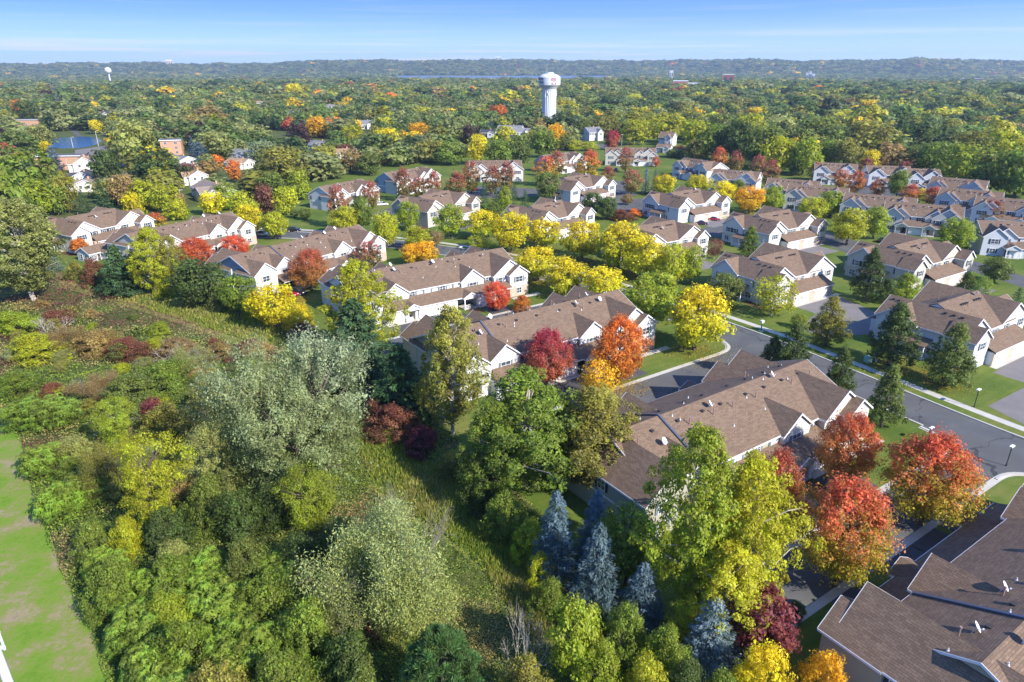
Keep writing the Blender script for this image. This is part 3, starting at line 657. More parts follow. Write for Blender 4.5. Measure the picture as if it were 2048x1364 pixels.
    drive('driveway', O, ax, an, -8.4, 6.0, -9.0, -1.3, DRIVE2, 0.014); drive('driveway_apron', O, ax, an, -8.8, 9.5, -1.3, 0.0, CONC, 0.02)
    drive('garden_bed', O, ax, an, -16.5, -14.2, 1.0, 8.0, MULCH, 0.008)
    return B
QA = R(33)
quad((2043, 607), QA, 'white quad townhouse with porch, two dark pear trees shading its long side wall', WHITE, 'grey', 1)
quad((1649.5, 514.5), QA, 'white quad townhouse with three white dishes, its porch beside the big yellow tree', WHITE, 'tan', 1)
quad((1914.6, 491.5), QA, 'beige quad townhouse behind the tall cone shaped dark pear tree', TAN, 'dark', 0)
quad((1623, 430), QA, 'cream quad townhouse with white railed porch and green spruce by its side wall', CREAM, 'grey', 0)
quad((1389, 453), QA, 'cream quad townhouse half hidden behind a clump of bright yellow street trees', CREAM, 'grey', 2)
quad((1433, 385.4), R(35), 'white quad townhouse with purple and red cars before its garages', WHITE, 'grey', 0)
quad((1159, 408.5), R(45), 'cream quad townhouse behind three golden street trees', CREAM, 'dark', 0)
quad((930, 387.4), R(52), 'grey sided quad townhouse with two round green trees on its lawn', TAN, 'dark', 0)
quad((1206.7, 353.7), R(42), 'white quad townhouse with silver car parked past its right gable', WHITE, 'dark', 0)
quad((262, 424), R(62), 'cream quad townhouse with grey shaded porch gable and small orange tree in front', CREAM, 'dark', 0, zpk=9.15)

# distant rows of the estate
def far_row(pl, pr_, ang, L, label, wall=CREAM, shut='dark', z=9.0, **kw):
    P = (G(*pl, z) + G(*pr_, z)) / 2; D = kw.pop('D', 13.0); c, s = math.cos(ang), math.sin(ang)
    O = (P.x + s * D / 2, P.y - c * D / 2)
    return row_house(O, ang, L * 0.8, label, wall, shut, D=D, rise=3.2, name='row_townhouse', brick=False, oneside=True, **kw)
far_row((650, 372), (712, 360), R(58), 30, 'bright white townhouse block with stepped roof beside two young round trees', WHITE, endw=WHITE)
far_row((760, 346), (860, 333), R(50), 32, 'blue grey townhouse block behind a row of fading red maples', CREAM, endw=SLATE)
far_row((930, 322), (1050, 320), R(4), 33, 'tan roofed townhouse block with red car on its drive, between upright red maples', CREAM, endw=GREYS)
far_row((1075, 312), (1160, 302), R(38), 30, 'townhouse block with dark shaded roof slope beside the reddest maple', CREAM, endw=SLATE)
far_row((1205, 294), (1318, 297), R(-5), 36, 'pale townhouse block facing the side court, small red tree at its centre', TAN)
far_row((1380, 309), (1432, 333), R(-58), 30, 'white walled townhouse block with stepped roof ends in front of dark woods', WHITE, endw=WHITE)
far_row((1445, 338), (1505, 344), R(-30), 26, 'white gabled townhouse block above the two golden trees', WHITE, endw=WHITE)
far_row((1575, 357), (1602, 362), R(-28), 26, 'cream walled townhouse block left of the staggered terrace', CREAM, endw=CREAM)
far_row((1608, 368), (1668, 377), R(-28), 28, 'cream walled townhouse block in the middle of the staggered terrace', CREAM, endw=CREAM)
far_row((1728, 385), (1797, 397), R(-32), 30, 'cream walled townhouse block with lime trees along its near side', CREAM, endw=CREAM)
far_row((1806, 404), (1893, 413), R(-30), 30, 'cream townhouse block with dark shuttered dormers and white end gable', CREAM, endw=CREAM)
far_row((1640, 325), (1705, 328), R(-20), 24, 'white house block with two small dormers behind paired red maples', WHITE, endw=WHITE)
far_row((1745, 331), (1808, 333), R(-12), 24, 'blue grey house block with a white car before its garage', GREYS, endw=WHITE)
far_row((1822, 336), (1868, 340), R(-14), 18, 'low house block with dark open garage and white right end', GREYS, endw=WHITE)
far_row((1886, 353), (1955, 362), R(-38), 26, 'brown roofed house block at the edge of the woods', GREYS, endw=CREAM)
far_row((1905, 375), (1985, 385), R(-38), 26, 'brown roofed ranch block with light blue shaded wall', GREYS, endw=GREYS)
far_row((1990, 395), (2075, 402), R(-36), 30, 'house block with white end wall and blue windows behind the reddening tree', WHITE, endw=WHITE)
far_row((2000, 442), (2110, 448), R(-14), 34, 'grey townhouse block with white garage doors facing the inner lane', GREYS, 'dark', endw=TAN)

# ------------------------------------------------------------------ detached houses in the trees
def house(u, v, ang, w, d, ze, rise, wall, roof, label, cat='house', flat=False, wins=3):
    P = G(u, v); B = empty('house' if cat == 'house' else 'apartment_block', (P.x, P.y, 0), R(ang)); tag(B, label, cat)
    K = (w, d, ze, rise)
    if flat:
        part('wall', K, lambda b: b.box(-w / 2, 0, 0, w / 2, d, ze), wall, B)
        part('roof', K, lambda b: (b.box(-w / 2 - 0.5, -0.5, ze, w / 2 + 0.5, d + 0.5, ze + 0.35),), roof, B)
        part('parapet', K, lambda b: (b.box(-w / 2 - 0.55, -0.55, ze + 0.05, w / 2 + 0.55, -0.5, ze + 0.55), b.box(-w / 2 - 0.55, -0.5, ze + 0.05, -w / 2 - 0.5, d + 0.5, ze + 0.55)), TRIM, B)
        for r in range(int(ze / 2.9)):
            for i in range(wins): window(B, -w / 2 + (i + 0.5) * w / wins, -0.05, 1.6 + 2.9 * r, 1.6, 1.3)
    else:
        block(B, (K, 'm'), -w / 2, w / 2, 0, d, 0, ze, rise, 'x', wall, roof=roof)
        block(B, (K, 'g'), w * 0.02, w * 0.42, -2.2, d * 0.5, 0, ze + 0.03, rise * 0.72, 'y', wall, ends=(1, 0), roof=roof)
        for i in range(wins): window(B, -w / 2 + (i + 0.5) * w * 0.5 / wins, -0.05, ze - 1.3, 1.3, 1.2)
        window(B, w * 0.22, -2.25, ze - 1.2, 1.6, 1.2); door(B, -w * 0.02 - 0.7, -0.05)
        for y in (d * 0.3, d * 0.65): window(B, -w / 2 - 0.05, y, ze - 1.2, 1.1, 1.2, R(-90)); window(B, w / 2 + 0.05, y, ze - 1.2, 1.1, 1.2, R(90))
        part('chimney', K, lambda b: b.box(w * 0.1, d * 0.55, ze, w * 0.1 + 0.8, d * 0.55 + 0.7, ze + rise + 0.9), REDB, B)
    return B
house(122, 340, 8, 24, 9, 7.2, 0, REDB, ROOF2, 'flat roofed orange brick apartment block beside the blue pond', 'apartment', True, 5)
house(150, 346, -60, 13, 10, 5.4, 3.2, CREAM, ROOF3, 'tall gabled cream house in front of the orange brick apartments')
house(150, 366, -70, 12, 9, 3.6, 2.2, WHITE, ROOF4, 'low white house with charcoal roof, middle one of three by the lawn')
house(158, 380, -72, 14, 9, 3.4, 2.0, CREAM, ROOF5, 'low cream house with tan roof at the end of the small lawn')
house(345, 310, 20, 12, 12, 8.8, 0, REDB, ROOF2, 'tall narrow brick building beside two blue spruces', 'apartment', True, 2)
house(345, 333, -35, 16, 11, 3.6, 2.0, WHITE, ROOF2, 'white house below the narrow brick building')
house(365, 352, -40, 14, 10, 3.6, 2.2, CREAM, ROOF5, 'brown roofed house near the rust coloured bush')
house(375, 368, -55, 12, 9, 4.2, 2.4, CREAM, ROOF3, 'pale house with orange tan roof and round gable window')
house(400, 398, -50, 22, 12, 3.8, 2.6, CREAM, ROOF5, 'wide taupe roofed house half sunk in trees')
house(478, 322, -25, 14, 10, 4.2, 2.2, WHITE, ROOF2, 'grey roofed white house among silver trees')
house(470, 338, -20, 13, 9, 3.4, 1.8, CREAM, ROOF3, 'orange roofed house beside the small orange tree')
house(628, 302, -30, 18, 11, 3.8, 2.4, GREYS, ROOF2, 'light grey roofed house below the golden tree')
house(690, 318, 15, 15, 11, 3.6, 2.0, CREAM, ROOF3, 'terracotta roofed house beside the red shrubs')
house(733, 258, 20, 20, 12, 4.0, 3.0, WHITE, ROOF2, 'white house with wide grey roof deep among green trees')
house(975, 275, -10, 12, 9, 3.6, 2.0, WHITE, ROOF4, 'dark roofed house beside the red canopy')
house(1018, 272, -14, 20, 11, 5.0, 2.8, CREAM, ROOF2, 'wide grey roofed house below the water tower')
house(1045, 275, 10, 14, 10, 4.0, 2.6, WHITE, ROOF2, 'bluish grey roofed house right below the water tower')
house(1192, 281, 25, 12, 13, 6.0, 3.2, WHITE, ROOF2, 'tall white house with grey roof beyond the water tower lawn')
house(1330, 292, -30, 10, 10, 6.0, 3.2, WHITE, ROOF, 'white gabled house at the edge of the big yellow trees')
house(1326, 305, -25, 9, 7, 3.2, 1.8, WHITE, ROOF, 'small white gabled garage by the crimson maples')
house(175, 208, 0, 14, 9, 3.6, 1.8, WHITE, ROOF2, 'white walled bungalow beyond the long street')
house(65, 208, -25, 20, 12, 4.0, 2.4, CREAM, ROOF2, 'grey roofed house left of the long street')
house(60, 253, 4, 58, 14, 5.6, 0, REDB, ROOF2, 'long low brick building with white roof edge behind the pond', 'apartment', True, 10)
for (u, v, a, w, lb) in ((300, 178, 10, 16, 'white house roof glimpsed beyond the dark purple tree'), (345, 190, -20, 18, 'pale house glimpsed between round trees near the horizon woods'),
                     (955, 188, 12, 14, 'small cream house above the dark maroon tree'), (1650, 215, 8, 15, 'white house glimpsed in the right hand woods'), (1632, 200, 20, 18, 'grey roofed house glimpsed in the right hand woods'),
                     (1990, 238, -10, 14, 'white house at the edge of the right hand woods')):
    house(u, v, a, w, 10, 4.5, 2.5, WHITE, ROOF2, lb)
for i, (u, v, a) in enumerate(((230, 196, 5), (265, 186, 40), (312, 206, -20), (420, 204, 15), (455, 190, -30), (520, 214, 25), (575, 236, -10), (660, 222, 30), (690, 198, 0), (790, 232, 20), (885, 226, -25), (925, 240, 10), (840, 200, 35), (1190, 196, 15), (1270, 190, -15), (1480, 206, 20), (1560, 196, -10), (1720, 214, 30), (1790, 196, 0), (1870, 206, 15), (1945, 190, -20), (20, 190, 10), (205, 238, 25), (270, 232, -30))):
    house(u, v, a, 13 + i % 4, 10, 4.8, 2.6, (WHITE, CREAM, GREYS)[i % 3], (ROOF2, ROOF5, ROOF4, ROOF2)[i % 4], 'pale house roof half sunk in the distant woods')['group'] = 'houses sunk in the distant woods'
# small garage by the first quad
house(205, 520, 62, 7, 6, 2.6, 1.5, GREYS, ROOF, 'small grey garage with brown roof near the orange tree')

# far town buildings
def slabs(name, label, cat, u, v, r, boxes, mat, zoff=None):
    d = G(u, v); k = r / math.hypot(d.x, d.y); x, y = d.x * k, d.y * k; z = float(hterr(x, y)) if zoff is None else zoff
    B = empty(name, (x, y, z), math.atan2(-x, y)); tag(B, label, cat)
    for i, (x0, x1, h, z0) in enumerate(boxes):
        part('wall', (label, i), lambda b: b.box(x0, -12 - i * 0.3, z0 - 12, x1, 22 + i * 0.3, h), mat[i % len(mat)], B)
        part('roof', (label, i), lambda b: b.box(x0 - 0.5, -12.5, h, x1 + 0.5, 22.5, h + 1.2), TRIM, B)
        n = max(2, int((x1 - x0) / 12))
        for j in range(n):
            part('window', (label, i, j), lambda b: b.box(x0 + (j + 0.25) * (x1 - x0) / n, -12.4 - i * 0.3, h * 0.35, x0 + (j + 0.75) * (x1 - x0) / n, -12.35 - i * 0.3, h * 0.8), GLASS, B)
    return B
PALEC = varied('pale concrete', (0.62, 0.64, 0.66), 0.08, 0.02); RUST = varied('rust red cladding', (0.30, 0.10, 0.07), 0.1, 0.02); REDT = varied('red brick town', (0.36, 0.17, 0.12), 0.15, 0.02)
slabs('office_tower', 'pale office tower standing on the far bluff skyline', 'building', 1003, 130, 6500, ((-52, 0, 46, 0), (0, 45, 28, 0)), [PALEC])
slabs('office_building', 'small pale building on the bluff skyline right of the water tower', 'building', 1292, 130, 6500, ((-14, 14, 34, 0),), [PALEC])
slabs('office_building', 'beige block standing on the left bluff', 'building', 340, 135, 6000, ((-22, 22, 40, 0),), [varied('beige concrete', (0.62, 0.52, 0.40), 0.05, 0.02)])
slabs('office_building', 'low white building on the bluff left of the office tower', 'building', 880, 130, 6500, ((-30, 10, 16, 0),), [PALEC])
slabs('mill_building', 'long rust red industrial hall with grey wing across the valley', 'building', 1912, 165, 3500, ((-95, -35, 6, 0), (-35, 20, 12, 0), (20, 90, 15, 0)), [PALEC, RUST, RUST], -16)
slabs('grain_silos', 'white grain silos rising above the valley trees', 'building', 1618, 166, 3100, ((-16, -6, 36, 0), (-4, 5, 40, 0), (7, 18, 32, 0)), [PALEC], -15)
slabs('town_block', 'red brick town building with pale trim amid far trees', 'building', 1375, 176, 1750, ((-34, 0, 20, 0), (0, 30, 15, 0)), [REDT, PALEC], -3)
slabs('town_block', 'dark town building right of the red brick block', 'building', 1455, 168, 2150, ((-14, 16, 30, 0),), [RUST], -4)
slabs('town_block', 'white silo tower at the foot of the bluff', 'building', 1342, 156, 3600, ((-9, 9, 42, 0),), [PALEC], -18)

# pond, far road, river
sheet('pond', pxs([(92, 292), (98, 281), (125, 275), (170, 273), (198, 276), (205, 283), (190, 290), (160, 296), (120, 297)]), 0.03, WATER)
sheet('road', pxs([(97, 172), (110, 172), (152, 258), (172, 283), (140, 262), (104, 196)]), 0.02, ASPH)
sheet('road', pxs([(150, 300), (235, 288), (236, 296), (205, 304), (180, 360), (210, 362), (262, 330), (246, 372), (196, 376), (150, 312)]), 0.024, DRIVE2)
sheet('road', pxs([(1145, 285), (1205, 288), (1240, 292), (1240, 297), (1150, 294)]), 0.02, ASPH)
sheet('lawn', pxs([(82, 350), (122, 344), (128, 366), (84, 376)]), 0.02, LAWN)
rv = [(3300, -0.150), (3500, -0.152), (4200, -0.156), (4980, -0.158), (4980, 0.14), (4500, 0.15), (4100, 0.22), (3900, 0.14), (3500, 0.11)]
sheet('river', [(r * math.sin(a), r * math.cos(a)) for r, a in rv], -19.0, RIVER)

# ------------------------------------------------------------------ water tower
def water_tower(u, vb, vt, label, scale=1.0, text=True):
    P = G(u, vb); H = height_at(u, vb, vt); wd = math.hypot(P.x, P.y)
    B = empty('water_tower', (P.x, P.y, 0)); tag(B, label, 'water tower')
    WT, t, b = pmat('tower white paint', (0.58, 0.59, 0.60), 0.4, 0.4) if 'tower white paint' not in MATS else (MATS['tower white paint'], None, None)
    rc, rt = H * 0.128, H * 0.196
    part('column', label, lambda b: b.lathe([(rc * 1.06, 0), (rc, 1.5), (rc * 0.97, H * 0.715)], 96, lambda k, n, z: 1 + 0.035 * (1 if (k // 2) % 2 else -1)), WT, B)
    part('tank', label, lambda b: b.lathe([(rc * 0.97, H * 0.70), (rc * 1.05, H * 0.735), (rt * 0.86, H * 0.775), (rt, H * 0.80), (rt * 1.01, H * 0.84), (rt, H * 0.93), (rt * 0.94, H * 0.945), (rt * 0.72, H * 0.972), (rt * 0.40, H * 0.992), (0.01, H * 1.0)], 64), WT, B, smooth=False)
    part('roof_hatch', label, lambda b: (b.lathe([(rt * 0.36, H * 0.985), (rt * 0.36, H * 1.012), (0.01, H * 1.014)], 24),), WT, B)
    part('antenna', label, lambda b: b.tube([(-rt * 0.25, 0, H), (-rt * 0.25, 0, H * 1.10)], 0.10, 5), METAL, B)
    for k, (a, zf) in enumerate(((-2.2, 0.60), (-1.75, 0.63), (-0.2, 0.66), (-0.05, 0.62))):
        part('antenna_panel', label, lambda b: b.box(-0.25, -0.2, 0, 0.25, 0.2, 2.2), METAL, B, (rc * 1.05 * math.cos(a), rc * 1.05 * math.sin(a), H * zf), a + R(90))
    if text:
        INK = pmat('navy lettering', (0.03, 0.035, 0.10), 0.5, 0.3)[0]; RED = pmat('maroon emblem', (0.30, 0.02, 0.03), 0.5, 0.3)[0]
        def wrap(me, a0, z0):
            for v in me.vertices:
                a = a0 + v.co.x / rt; r = rt * 1.013 + v.co.z; z = z0 + v.co.y; v.co = (r * math.cos(a), r * math.sin(a), z)
        toc = math.atan2(-P.y, -P.x)
        for s, z, a in (('SOUTH', H * 0.885, toc - 1.02), ('ST. PAUL', H * 0.832, toc - 1.02)):
            cu = bpy.data.curves.new('txt', 'FONT'); cu.body = s; cu.size = H * 0.052; cu.align_x = 'CENTER'; cu.extrude = 0.05; cu.offset = 0.05
            to = bpy.data.objects.new('txt', cu); COL.objects.link(to); bpy.context.view_layer.update()
            me = bpy.data.meshes.new_from_object(to.evaluated_get(bpy.context.evaluated_depsgraph_get())); bpy.data.objects.remove(to)
            wrap(me, a, z); me.materials.clear(); me.materials.append(INK); link(bpy.data.objects.new('lettering', me), B)
        def emb(b):
            u_ = H * 0.042
            def poly(pts):
                f = [(toc + 0.42 + x * u_ / rt, z * u_ + H * 0.866) for x, z in pts]
                b.face([(rt * 1.02 * math.cos(a), rt * 1.02 * math.sin(a), z) for a, z in f])
            poly([(-1.1, 0.15), (-0.75, 0.15), (-0.75, 1.2), (-1.1, 1.2)]); poly([(0.75, 0.15), (1.1, 0.15), (1.1, 1.2), (0.75, 1.2)])
            poly([(-0.65, 0.15), (-0.35, 0.15), (0.05, 1.2), (-0.2, 1.2)]); poly([(0.35, 0.15), (0.65, 0.15), (0.2, 1.2), (-0.05, 1.2)])
            poly([(-0.75, 0.95), (-0.2, 0.95), (-0.55, 1.2), (-0.75, 1.2)]); poly([(0.2, 0.95), (0.75, 0.95), (0.75, 1.2), (0.55, 1.2)])
            poly([(-1.1, -0.55), (-0.8, -0.55), (0, 0.0), (0, 0.22), (-0.15, 0.1)]); poly([(0.8, -0.55), (1.1, -0.55), (0.15, 0.1), (0, 0.22), (0, 0.0)])
            poly([(-1.0, -1.3), (-0.6, -1.3), (-0.6, -0.7), (-1.0, -0.7)]); poly([(0.6, -1.3), (1.0, -1.3), (1.0, -0.7), (0.6, -0.7)]); poly([(-0.45, -1.3), (0.45, -1.3), (0.45, -1.1), (-0.45, -1.1)])
        part('emblem', label, emb, RED, B)
water_tower(1097, 262, 146, 'tall white fluted water tower with dark lettering above the houses')
def golf_tower():
    d = G(222, 170); r = 2500; k = r / math.hypot(d.x, d.y); B = empty('water_tower', (d.x * k, d.y * k, -8)); B.scale = (0.62, 0.62, 0.9); tag(B, 'small white ball topped water tower near the left horizon', 'water tower')
    WT = MATS['tower white paint']
    part('column', 'g', lambda b: b.lathe([(6, 0), (4.2, 6), (3.4, 40)], 24), WT, B)
    part('tank', 'g', lambda b: b.lathe([(3.4, 34)] + [(15 * math.cos(t), 49 + 10.5 * math.sin(t)) for t in np.linspace(-1.3, 1.57, 12)], 28), WT, B, smooth=True)
golf_tower()
def light_pole(u, vb, vt, label, w=0.16, arm=True):
    P = G(u, vb); H = height_at(u, vb, vt); B = empty('utility_pole', (P.x, P.y, 0)); tag(B, label, 'pole')
    part('pole', (round(H, 1), w), lambda b: b.tube([(0, 0, 0), (0, 0, H)], [w, w * 0.7], 8), METAL if arm else PALEB, B)
    if arm: part('lamp_head', w, lambda b: (b.tube([(0, 0, 0), (1.2, 0, 0.3)], 0.06, 5), b.box(1.0, -0.18, 0.22, 2.0, 0.18, 0.4)), TRIM, B, (0, 0, H))
    else: part('crossarm', w, lambda b: b.box(-1.2, -0.08, -0.5, 1.2, 0.08, -0.3), PALEB, B, (0, 0, H), 0.6)
light_pole(146, 294, 275, 'slender light pole in front of the pond')
light_pole(197, 292, 262, 'slender light pole at the right end of the pond')
light_pole(181, 268, 246, 'thin pole behind the pond by the yellow tree')
light_pole(1031, 322, 298, 'wooden utility pole behind the tan roofed townhouse block', 0.2, False)
light_pole(1243, 293, 268, 'thin wooden pole on the lawn beyond the pale townhouse block', 0.16, False)
light_pole(815, 330, 312, 'thin wooden pole in the trees behind the blue grey block', 0.16, False)
light_pole(365, 416, 378, 'grey utility pole above the yellow trees', 0.2, False)
light_pole(1117, 258, 218, 'white light pole beside the water tower')

# mast whose top just enters the picture at the lower left
def mast():
    top = G(-20, 1268, 27.0); B = empty('light_mast', (top.x, top.y, 0)); tag(B, 'pale steel mast top with bracket beside the mown strip', 'mast')
    part('pole', 'm', lambda b: b.tube([(0, 0, 0), (0, 0, 27.0)], [0.36, 0.20], 16), METAL, B, smooth=True)
    def br(b):
        b.tube([(0.42, 0.05, 25.9), (0.42, 0.05, 27.3)], 0.06, 8)
        for z in (26.0, 27.0): b.box(-0.1, -0.05, z, 0.46, 0.12, z + 0.10)
    part('bracket', 'm', br, METAL, B)
mast()

# post lamps and small street things
def post_lamp(u, v, label, h=3.2, group=None):
    P = G(u, v); B = empty('post_lamp', (P.x, P.y, 0), 0.6); tag(B, label, 'lamp', group)
    part('post', h, lambda b: (b.tube([(0, 0, 0), (0, 0, h)], 0.07, 8), b.tube([(0, 0, 0), (0, 0, 0.3)], 0.12, 8)), BLACKM, B)
    part('lamp_head', h, lambda b: (b.box(-0.5, -0.2, h, 0.5, 0.2, h + 0.18), b.box(-0.35, -0.14, h - 0.06, 0.35, 0.14, h)), TRIM, B)
post_lamp(2012, 932, 'black post lamp with white flat head on the rounded corner lawn'); post_lamp(1948, 814, 'black post lamp with white flat head beside the long sidewalk')
post_lamp(922, 518, 'black post lamp with white head behind the white row roof ridge', 3.6)
post_lamp(1856, 884, 'dark post lamp at the grass corner behind the reddest maple', 2.4)
def sign_post():
    P = G(1522, 662); B = empty('mailbox_post', (P.x, P.y, 0), 0.5); tag(B, 'white mailbox cluster on a green post by the kerb', 'mailbox')
    part('post', 0, lambda b: b.box(-0.09, -0.09, 0, 0.09, 0.09, 1.9), varied('green post paint', (0.05, 0.18, 0.12), 0.1, 2), B)
    part('box', 0, lambda b: (b.box(-0.35, -0.25, 1.9, 0.35, 0.25, 2.4), b.box(-0.4, -0.3, 2.4, 0.4, 0.3, 2.46), b.box(-0.30, -0.27, 1.95, -0.02, -0.25, 2.35), b.box(0.02, -0.27, 1.95, 0.30, -0.25, 2.35)), TRIM, B)
    part('base', 0, lambda b: b.box(-0.5, -0.5, 0, 0.5, 0.5, 0.1), CONC, B)
    P = G(1735, 724); B = empty('utility_box', (P.x, P.y, 0), 0.4); tag(B, 'pale green transformer box between sidewalk and dark tree', 'utility box')
    gm = varied('transformer green', (0.25, 0.42, 0.36), 0.08, 2)
    part('cabinet', 0, lambda b: b.box(-0.6, -0.5, 0.1, 0.6, 0.5, 1.0), gm, B); part('lid', 0, lambda b: b.hexa([(-0.65, -0.55, 1.0), (0.65, -0.55, 1.0), (0.65, 0.55, 1.0), (-0.65, 0.55, 1.0), (-0.6, -0.5, 1.08), (0.6, -0.5, 1.08), (0.6, 0.5, 1.2), (-0.6, 0.5, 1.2)]), gm, B)
    part('base', 0, lambda b: b.box(-0.8, -0.7, 0, 0.8, 0.7, 0.1), CONC, B)
    P = G(1752, 724); B = empty('utility_pedestal', (P.x, P.y, 0)); tag(B, 'small white utility pedestal beside the green transformer box', 'utility box')
    part('body', 0, lambda b: (b.box(-0.15, -0.15, 0, 0.15, 0.15, 0.9), b.box(-0.18, -0.18, 0.9, 0.18, 0.18, 1.0)), TRIM, B)
sign_post()
def blue_chair():
    O = rowpt(ROWS[6], 5.6, -3.4); B = empty('garden_chair', (O[0], O[1], 0.12), AANG + 0.4); tag(B, 'turquoise garden chair on the porch behind the orange maple', 'chair')
    tq = varied('turquoise plastic', (0.10, 0.42, 0.50), 0.06, 3, 0.4)
    part('seat', 0, lambda b: b.hexa([(-0.3, -0.35, 0.36), (0.3, -0.35, 0.36), (0.3, 0.2, 0.26), (-0.3, 0.2, 0.26), (-0.3, -0.35, 0.40), (0.3, -0.35, 0.40), (0.3, 0.2, 0.30), (-0.3, 0.2, 0.30)]), tq, B)
    for i in range(5): part('back_slat', i, lambda b: b.hexa([(-0.3 + i * 0.125, 0.15, 0.25), (-0.2 + i * 0.125, 0.15, 0.25), (-0.2 + i * 0.125, 0.19, 0.25), (-0.3 + i * 0.125, 0.19, 0.25), (-0.32 + i * 0.13, 0.45, 0.95), (-0.2 + i * 0.13, 0.45, 0.95), (-0.2 + i * 0.13, 0.49, 0.95), (-0.32 + i * 0.13, 0.49, 0.95)]), tq, B)
    for s in (-1, 1):
        part('arm', s, lambda b: b.box(s * 0.38 - 0.07, -0.4, 0.55, s * 0.38 + 0.07, 0.35, 0.59), tq, B)
        for y in (-0.33, 0.2): part('leg', (s, y), lambda b: b.box(s * 0.36 - 0.03, y - 0.04, 0, s * 0.36 + 0.03, y + 0.04, 0.55), tq, B)
blue_chair()

# ------------------------------------------------------------------ cars
TYRE = varied('tyre rubber', (0.02, 0.02, 0.02), 0.1, 5); RIM = varied('alloy rim', (0.45, 0.46, 0.48), 0.05, 5, 0.3)
CGLASS, _t, _b = pmat('car glass', (0.02, 0.025, 0.03), 0.05, 0.9); LAMPR = varied('tail lamp red', (0.35, 0.01, 0.01), 0.05, 5, 0.3)
def car(u, v, rz, color, label, style='sedan', loc=None):
    P = Vector((*loc, 0.03)) if loc is not None else G(u, v); B = empty('parked_car' if style != 'pickup' else 'pickup_truck', (P.x, P.y, 0.03), rz); tag(B, label, 'pickup' if style == 'pickup' else 'car', None)
    cn = 'car paint %.2f %.2f %.2f' % color
    if cn not in MATS:
        m, t, b = pmat(cn, color, 0.28, 0.5); b.inputs['Coat Weight'].default_value = 0.6
    mt = MATS[cn]
    L, Wd = (4.7, 1.85) if style != 'pickup' else (5.8, 2.0)
    if style == 'sedan': low = [(-2.35, 0.35), (-2.3, 0.72), (-1.9, 0.92), (-1.1, 0.98), (0.9, 0.95), (1.9, 0.82), (2.3, 0.66), (2.35, 0.35)]; cab = [(-1.65, 0.93), (-0.95, 1.42), (0.35, 1.45), (1.15, 0.93)]
    elif style == 'suv': low = [(-2.3, 0.4), (-2.32, 0.95), (-2.2, 1.08), (0.9, 1.06), (1.9, 0.98), (2.3, 0.8), (2.35, 0.4)]; cab = [(-2.2, 1.05), (-1.95, 1.68), (0.3, 1.70), (1.0, 1.03)]
    else: low = [(-2.9, 0.5), (-2.9, 1.05), (-0.7, 1.05), (1.2, 1.12), (2.6, 1.02), (2.9, 0.8), (2.9, 0.5)]; cab = [(-0.75, 1.05), (-0.6, 1.82), (0.75, 1.84), (1.35, 1.1)]
    def extr(b, prof, w0, w1, zmid):
        def wy(z): return w0 if z < zmid else w0 + (w1 - w0) * min(1, (z - zmid) / 0.5)
        n = len(prof); A = [(x, -wy(z), z) for x, z in prof]; C = [(x, wy(z), z) for x, z in prof]
        b.face(A); b.face(C[::-1])
        for i in range(n): j = (i + 1) % n; b.face([A[j], A[i], C[i], C[j]])
    part('body', style, lambda b: extr(b, low, Wd / 2, Wd / 2 - 0.08, 0.7), mt, B)
    part('cabin_glass', style, lambda b: extr(b, cab, Wd / 2 - 0.10, Wd / 2 - 0.32, cab[0][1]), CGLASS, B)
    x0, x1, zt = cab[1][0] - 0.05, cab[2][0] + 0.05, cab[1][1]
    part('roof_panel', style, lambda b: b.hexa([(x0, -Wd / 2 + 0.36, zt - 0.02), (x1, -Wd / 2 + 0.36, zt), (x1, Wd / 2 - 0.36, zt), (x0, Wd / 2 - 0.36, zt - 0.02), (x0 + 0.1, -Wd / 2 + 0.42, zt + 0.07), (x1 - 0.12, -Wd / 2 + 0.42, zt + 0.08), (x1 - 0.12, Wd / 2 - 0.42, zt + 0.08), (x0 + 0.1, Wd / 2 - 0.42, zt + 0.07)]), mt, B)
    if style == 'pickup': part('cargo_bed', 0, lambda b: b.box(-2.75, -0.82, 1.04, -0.85, 0.82, 1.07), BLACKM, B)
    for sx in (-1, 1):
        for sy in (-1, 1):
            w = part('wheel', 0, lambda b: b.tube([(0, -0.12, 0), (0, 0.12, 0)], 0.34, 16), TYRE, B, (sx * L * 0.31, sy * (Wd / 2 - 0.10), 0.34))
            part('rim', 0, lambda b: b.tube([(0, -0.135, 0), (0, 0.135, 0)], 0.2, 10), RIM, w)
    for sy in (-1, 1):
        part('headlight', style, lambda b: b.box(-0.1, -0.22, -0.07, 0.04, 0.22, 0.07), TRIM, B, (L / 2 - 0.06, sy * (Wd / 2 - 0.34), 0.68 if style == 'sedan' else 0.82))
        part('tail_light', style, lambda b: b.box(-0.04, -0.18, -0.1, 0.1, 0.18, 0.1), LAMPR, B, (-L / 2 + 0.05, sy * (Wd / 2 - 0.3), 0.68 if style == 'sedan' else 0.85))
    return B
def rc(k, x, y): return tuple(rowpt(ROWS[k], x, y))
car(0, 0, AANG + R(90), (0.02, 0.03, 0.06), 'dark navy car on the drive behind the orange shrub', 'suv', rc(4, 9.6, -7.6))
car(0, 0, AANG + R(92), (0.02, 0.02, 0.022), 'black car on the drive below the left porch of the second white row', 'sedan', rc(4, -6.6, -7.5))
car(578, 592, ang3 - R(75), (0.32, 0.01, 0.02), 'red car beside the black car under the red maple', 'sedan')
car(596, 588, ang3 - R(80), (0.015, 0.015, 0.018), 'black car beside the red car under the red maple', 'suv')
car(1607, 1010, AANG + R(85), (0.015, 0.015, 0.017), 'black car in tree shade behind the red maple', 'sedan')
car(524, 472, R(-8), (0.75, 0.75, 0.75), 'white pickup truck parked beside the cream row', 'pickup')
car(588, 463, R(5), (0.012, 0.012, 0.014), 'black car parked along the street kerb', 'suv')
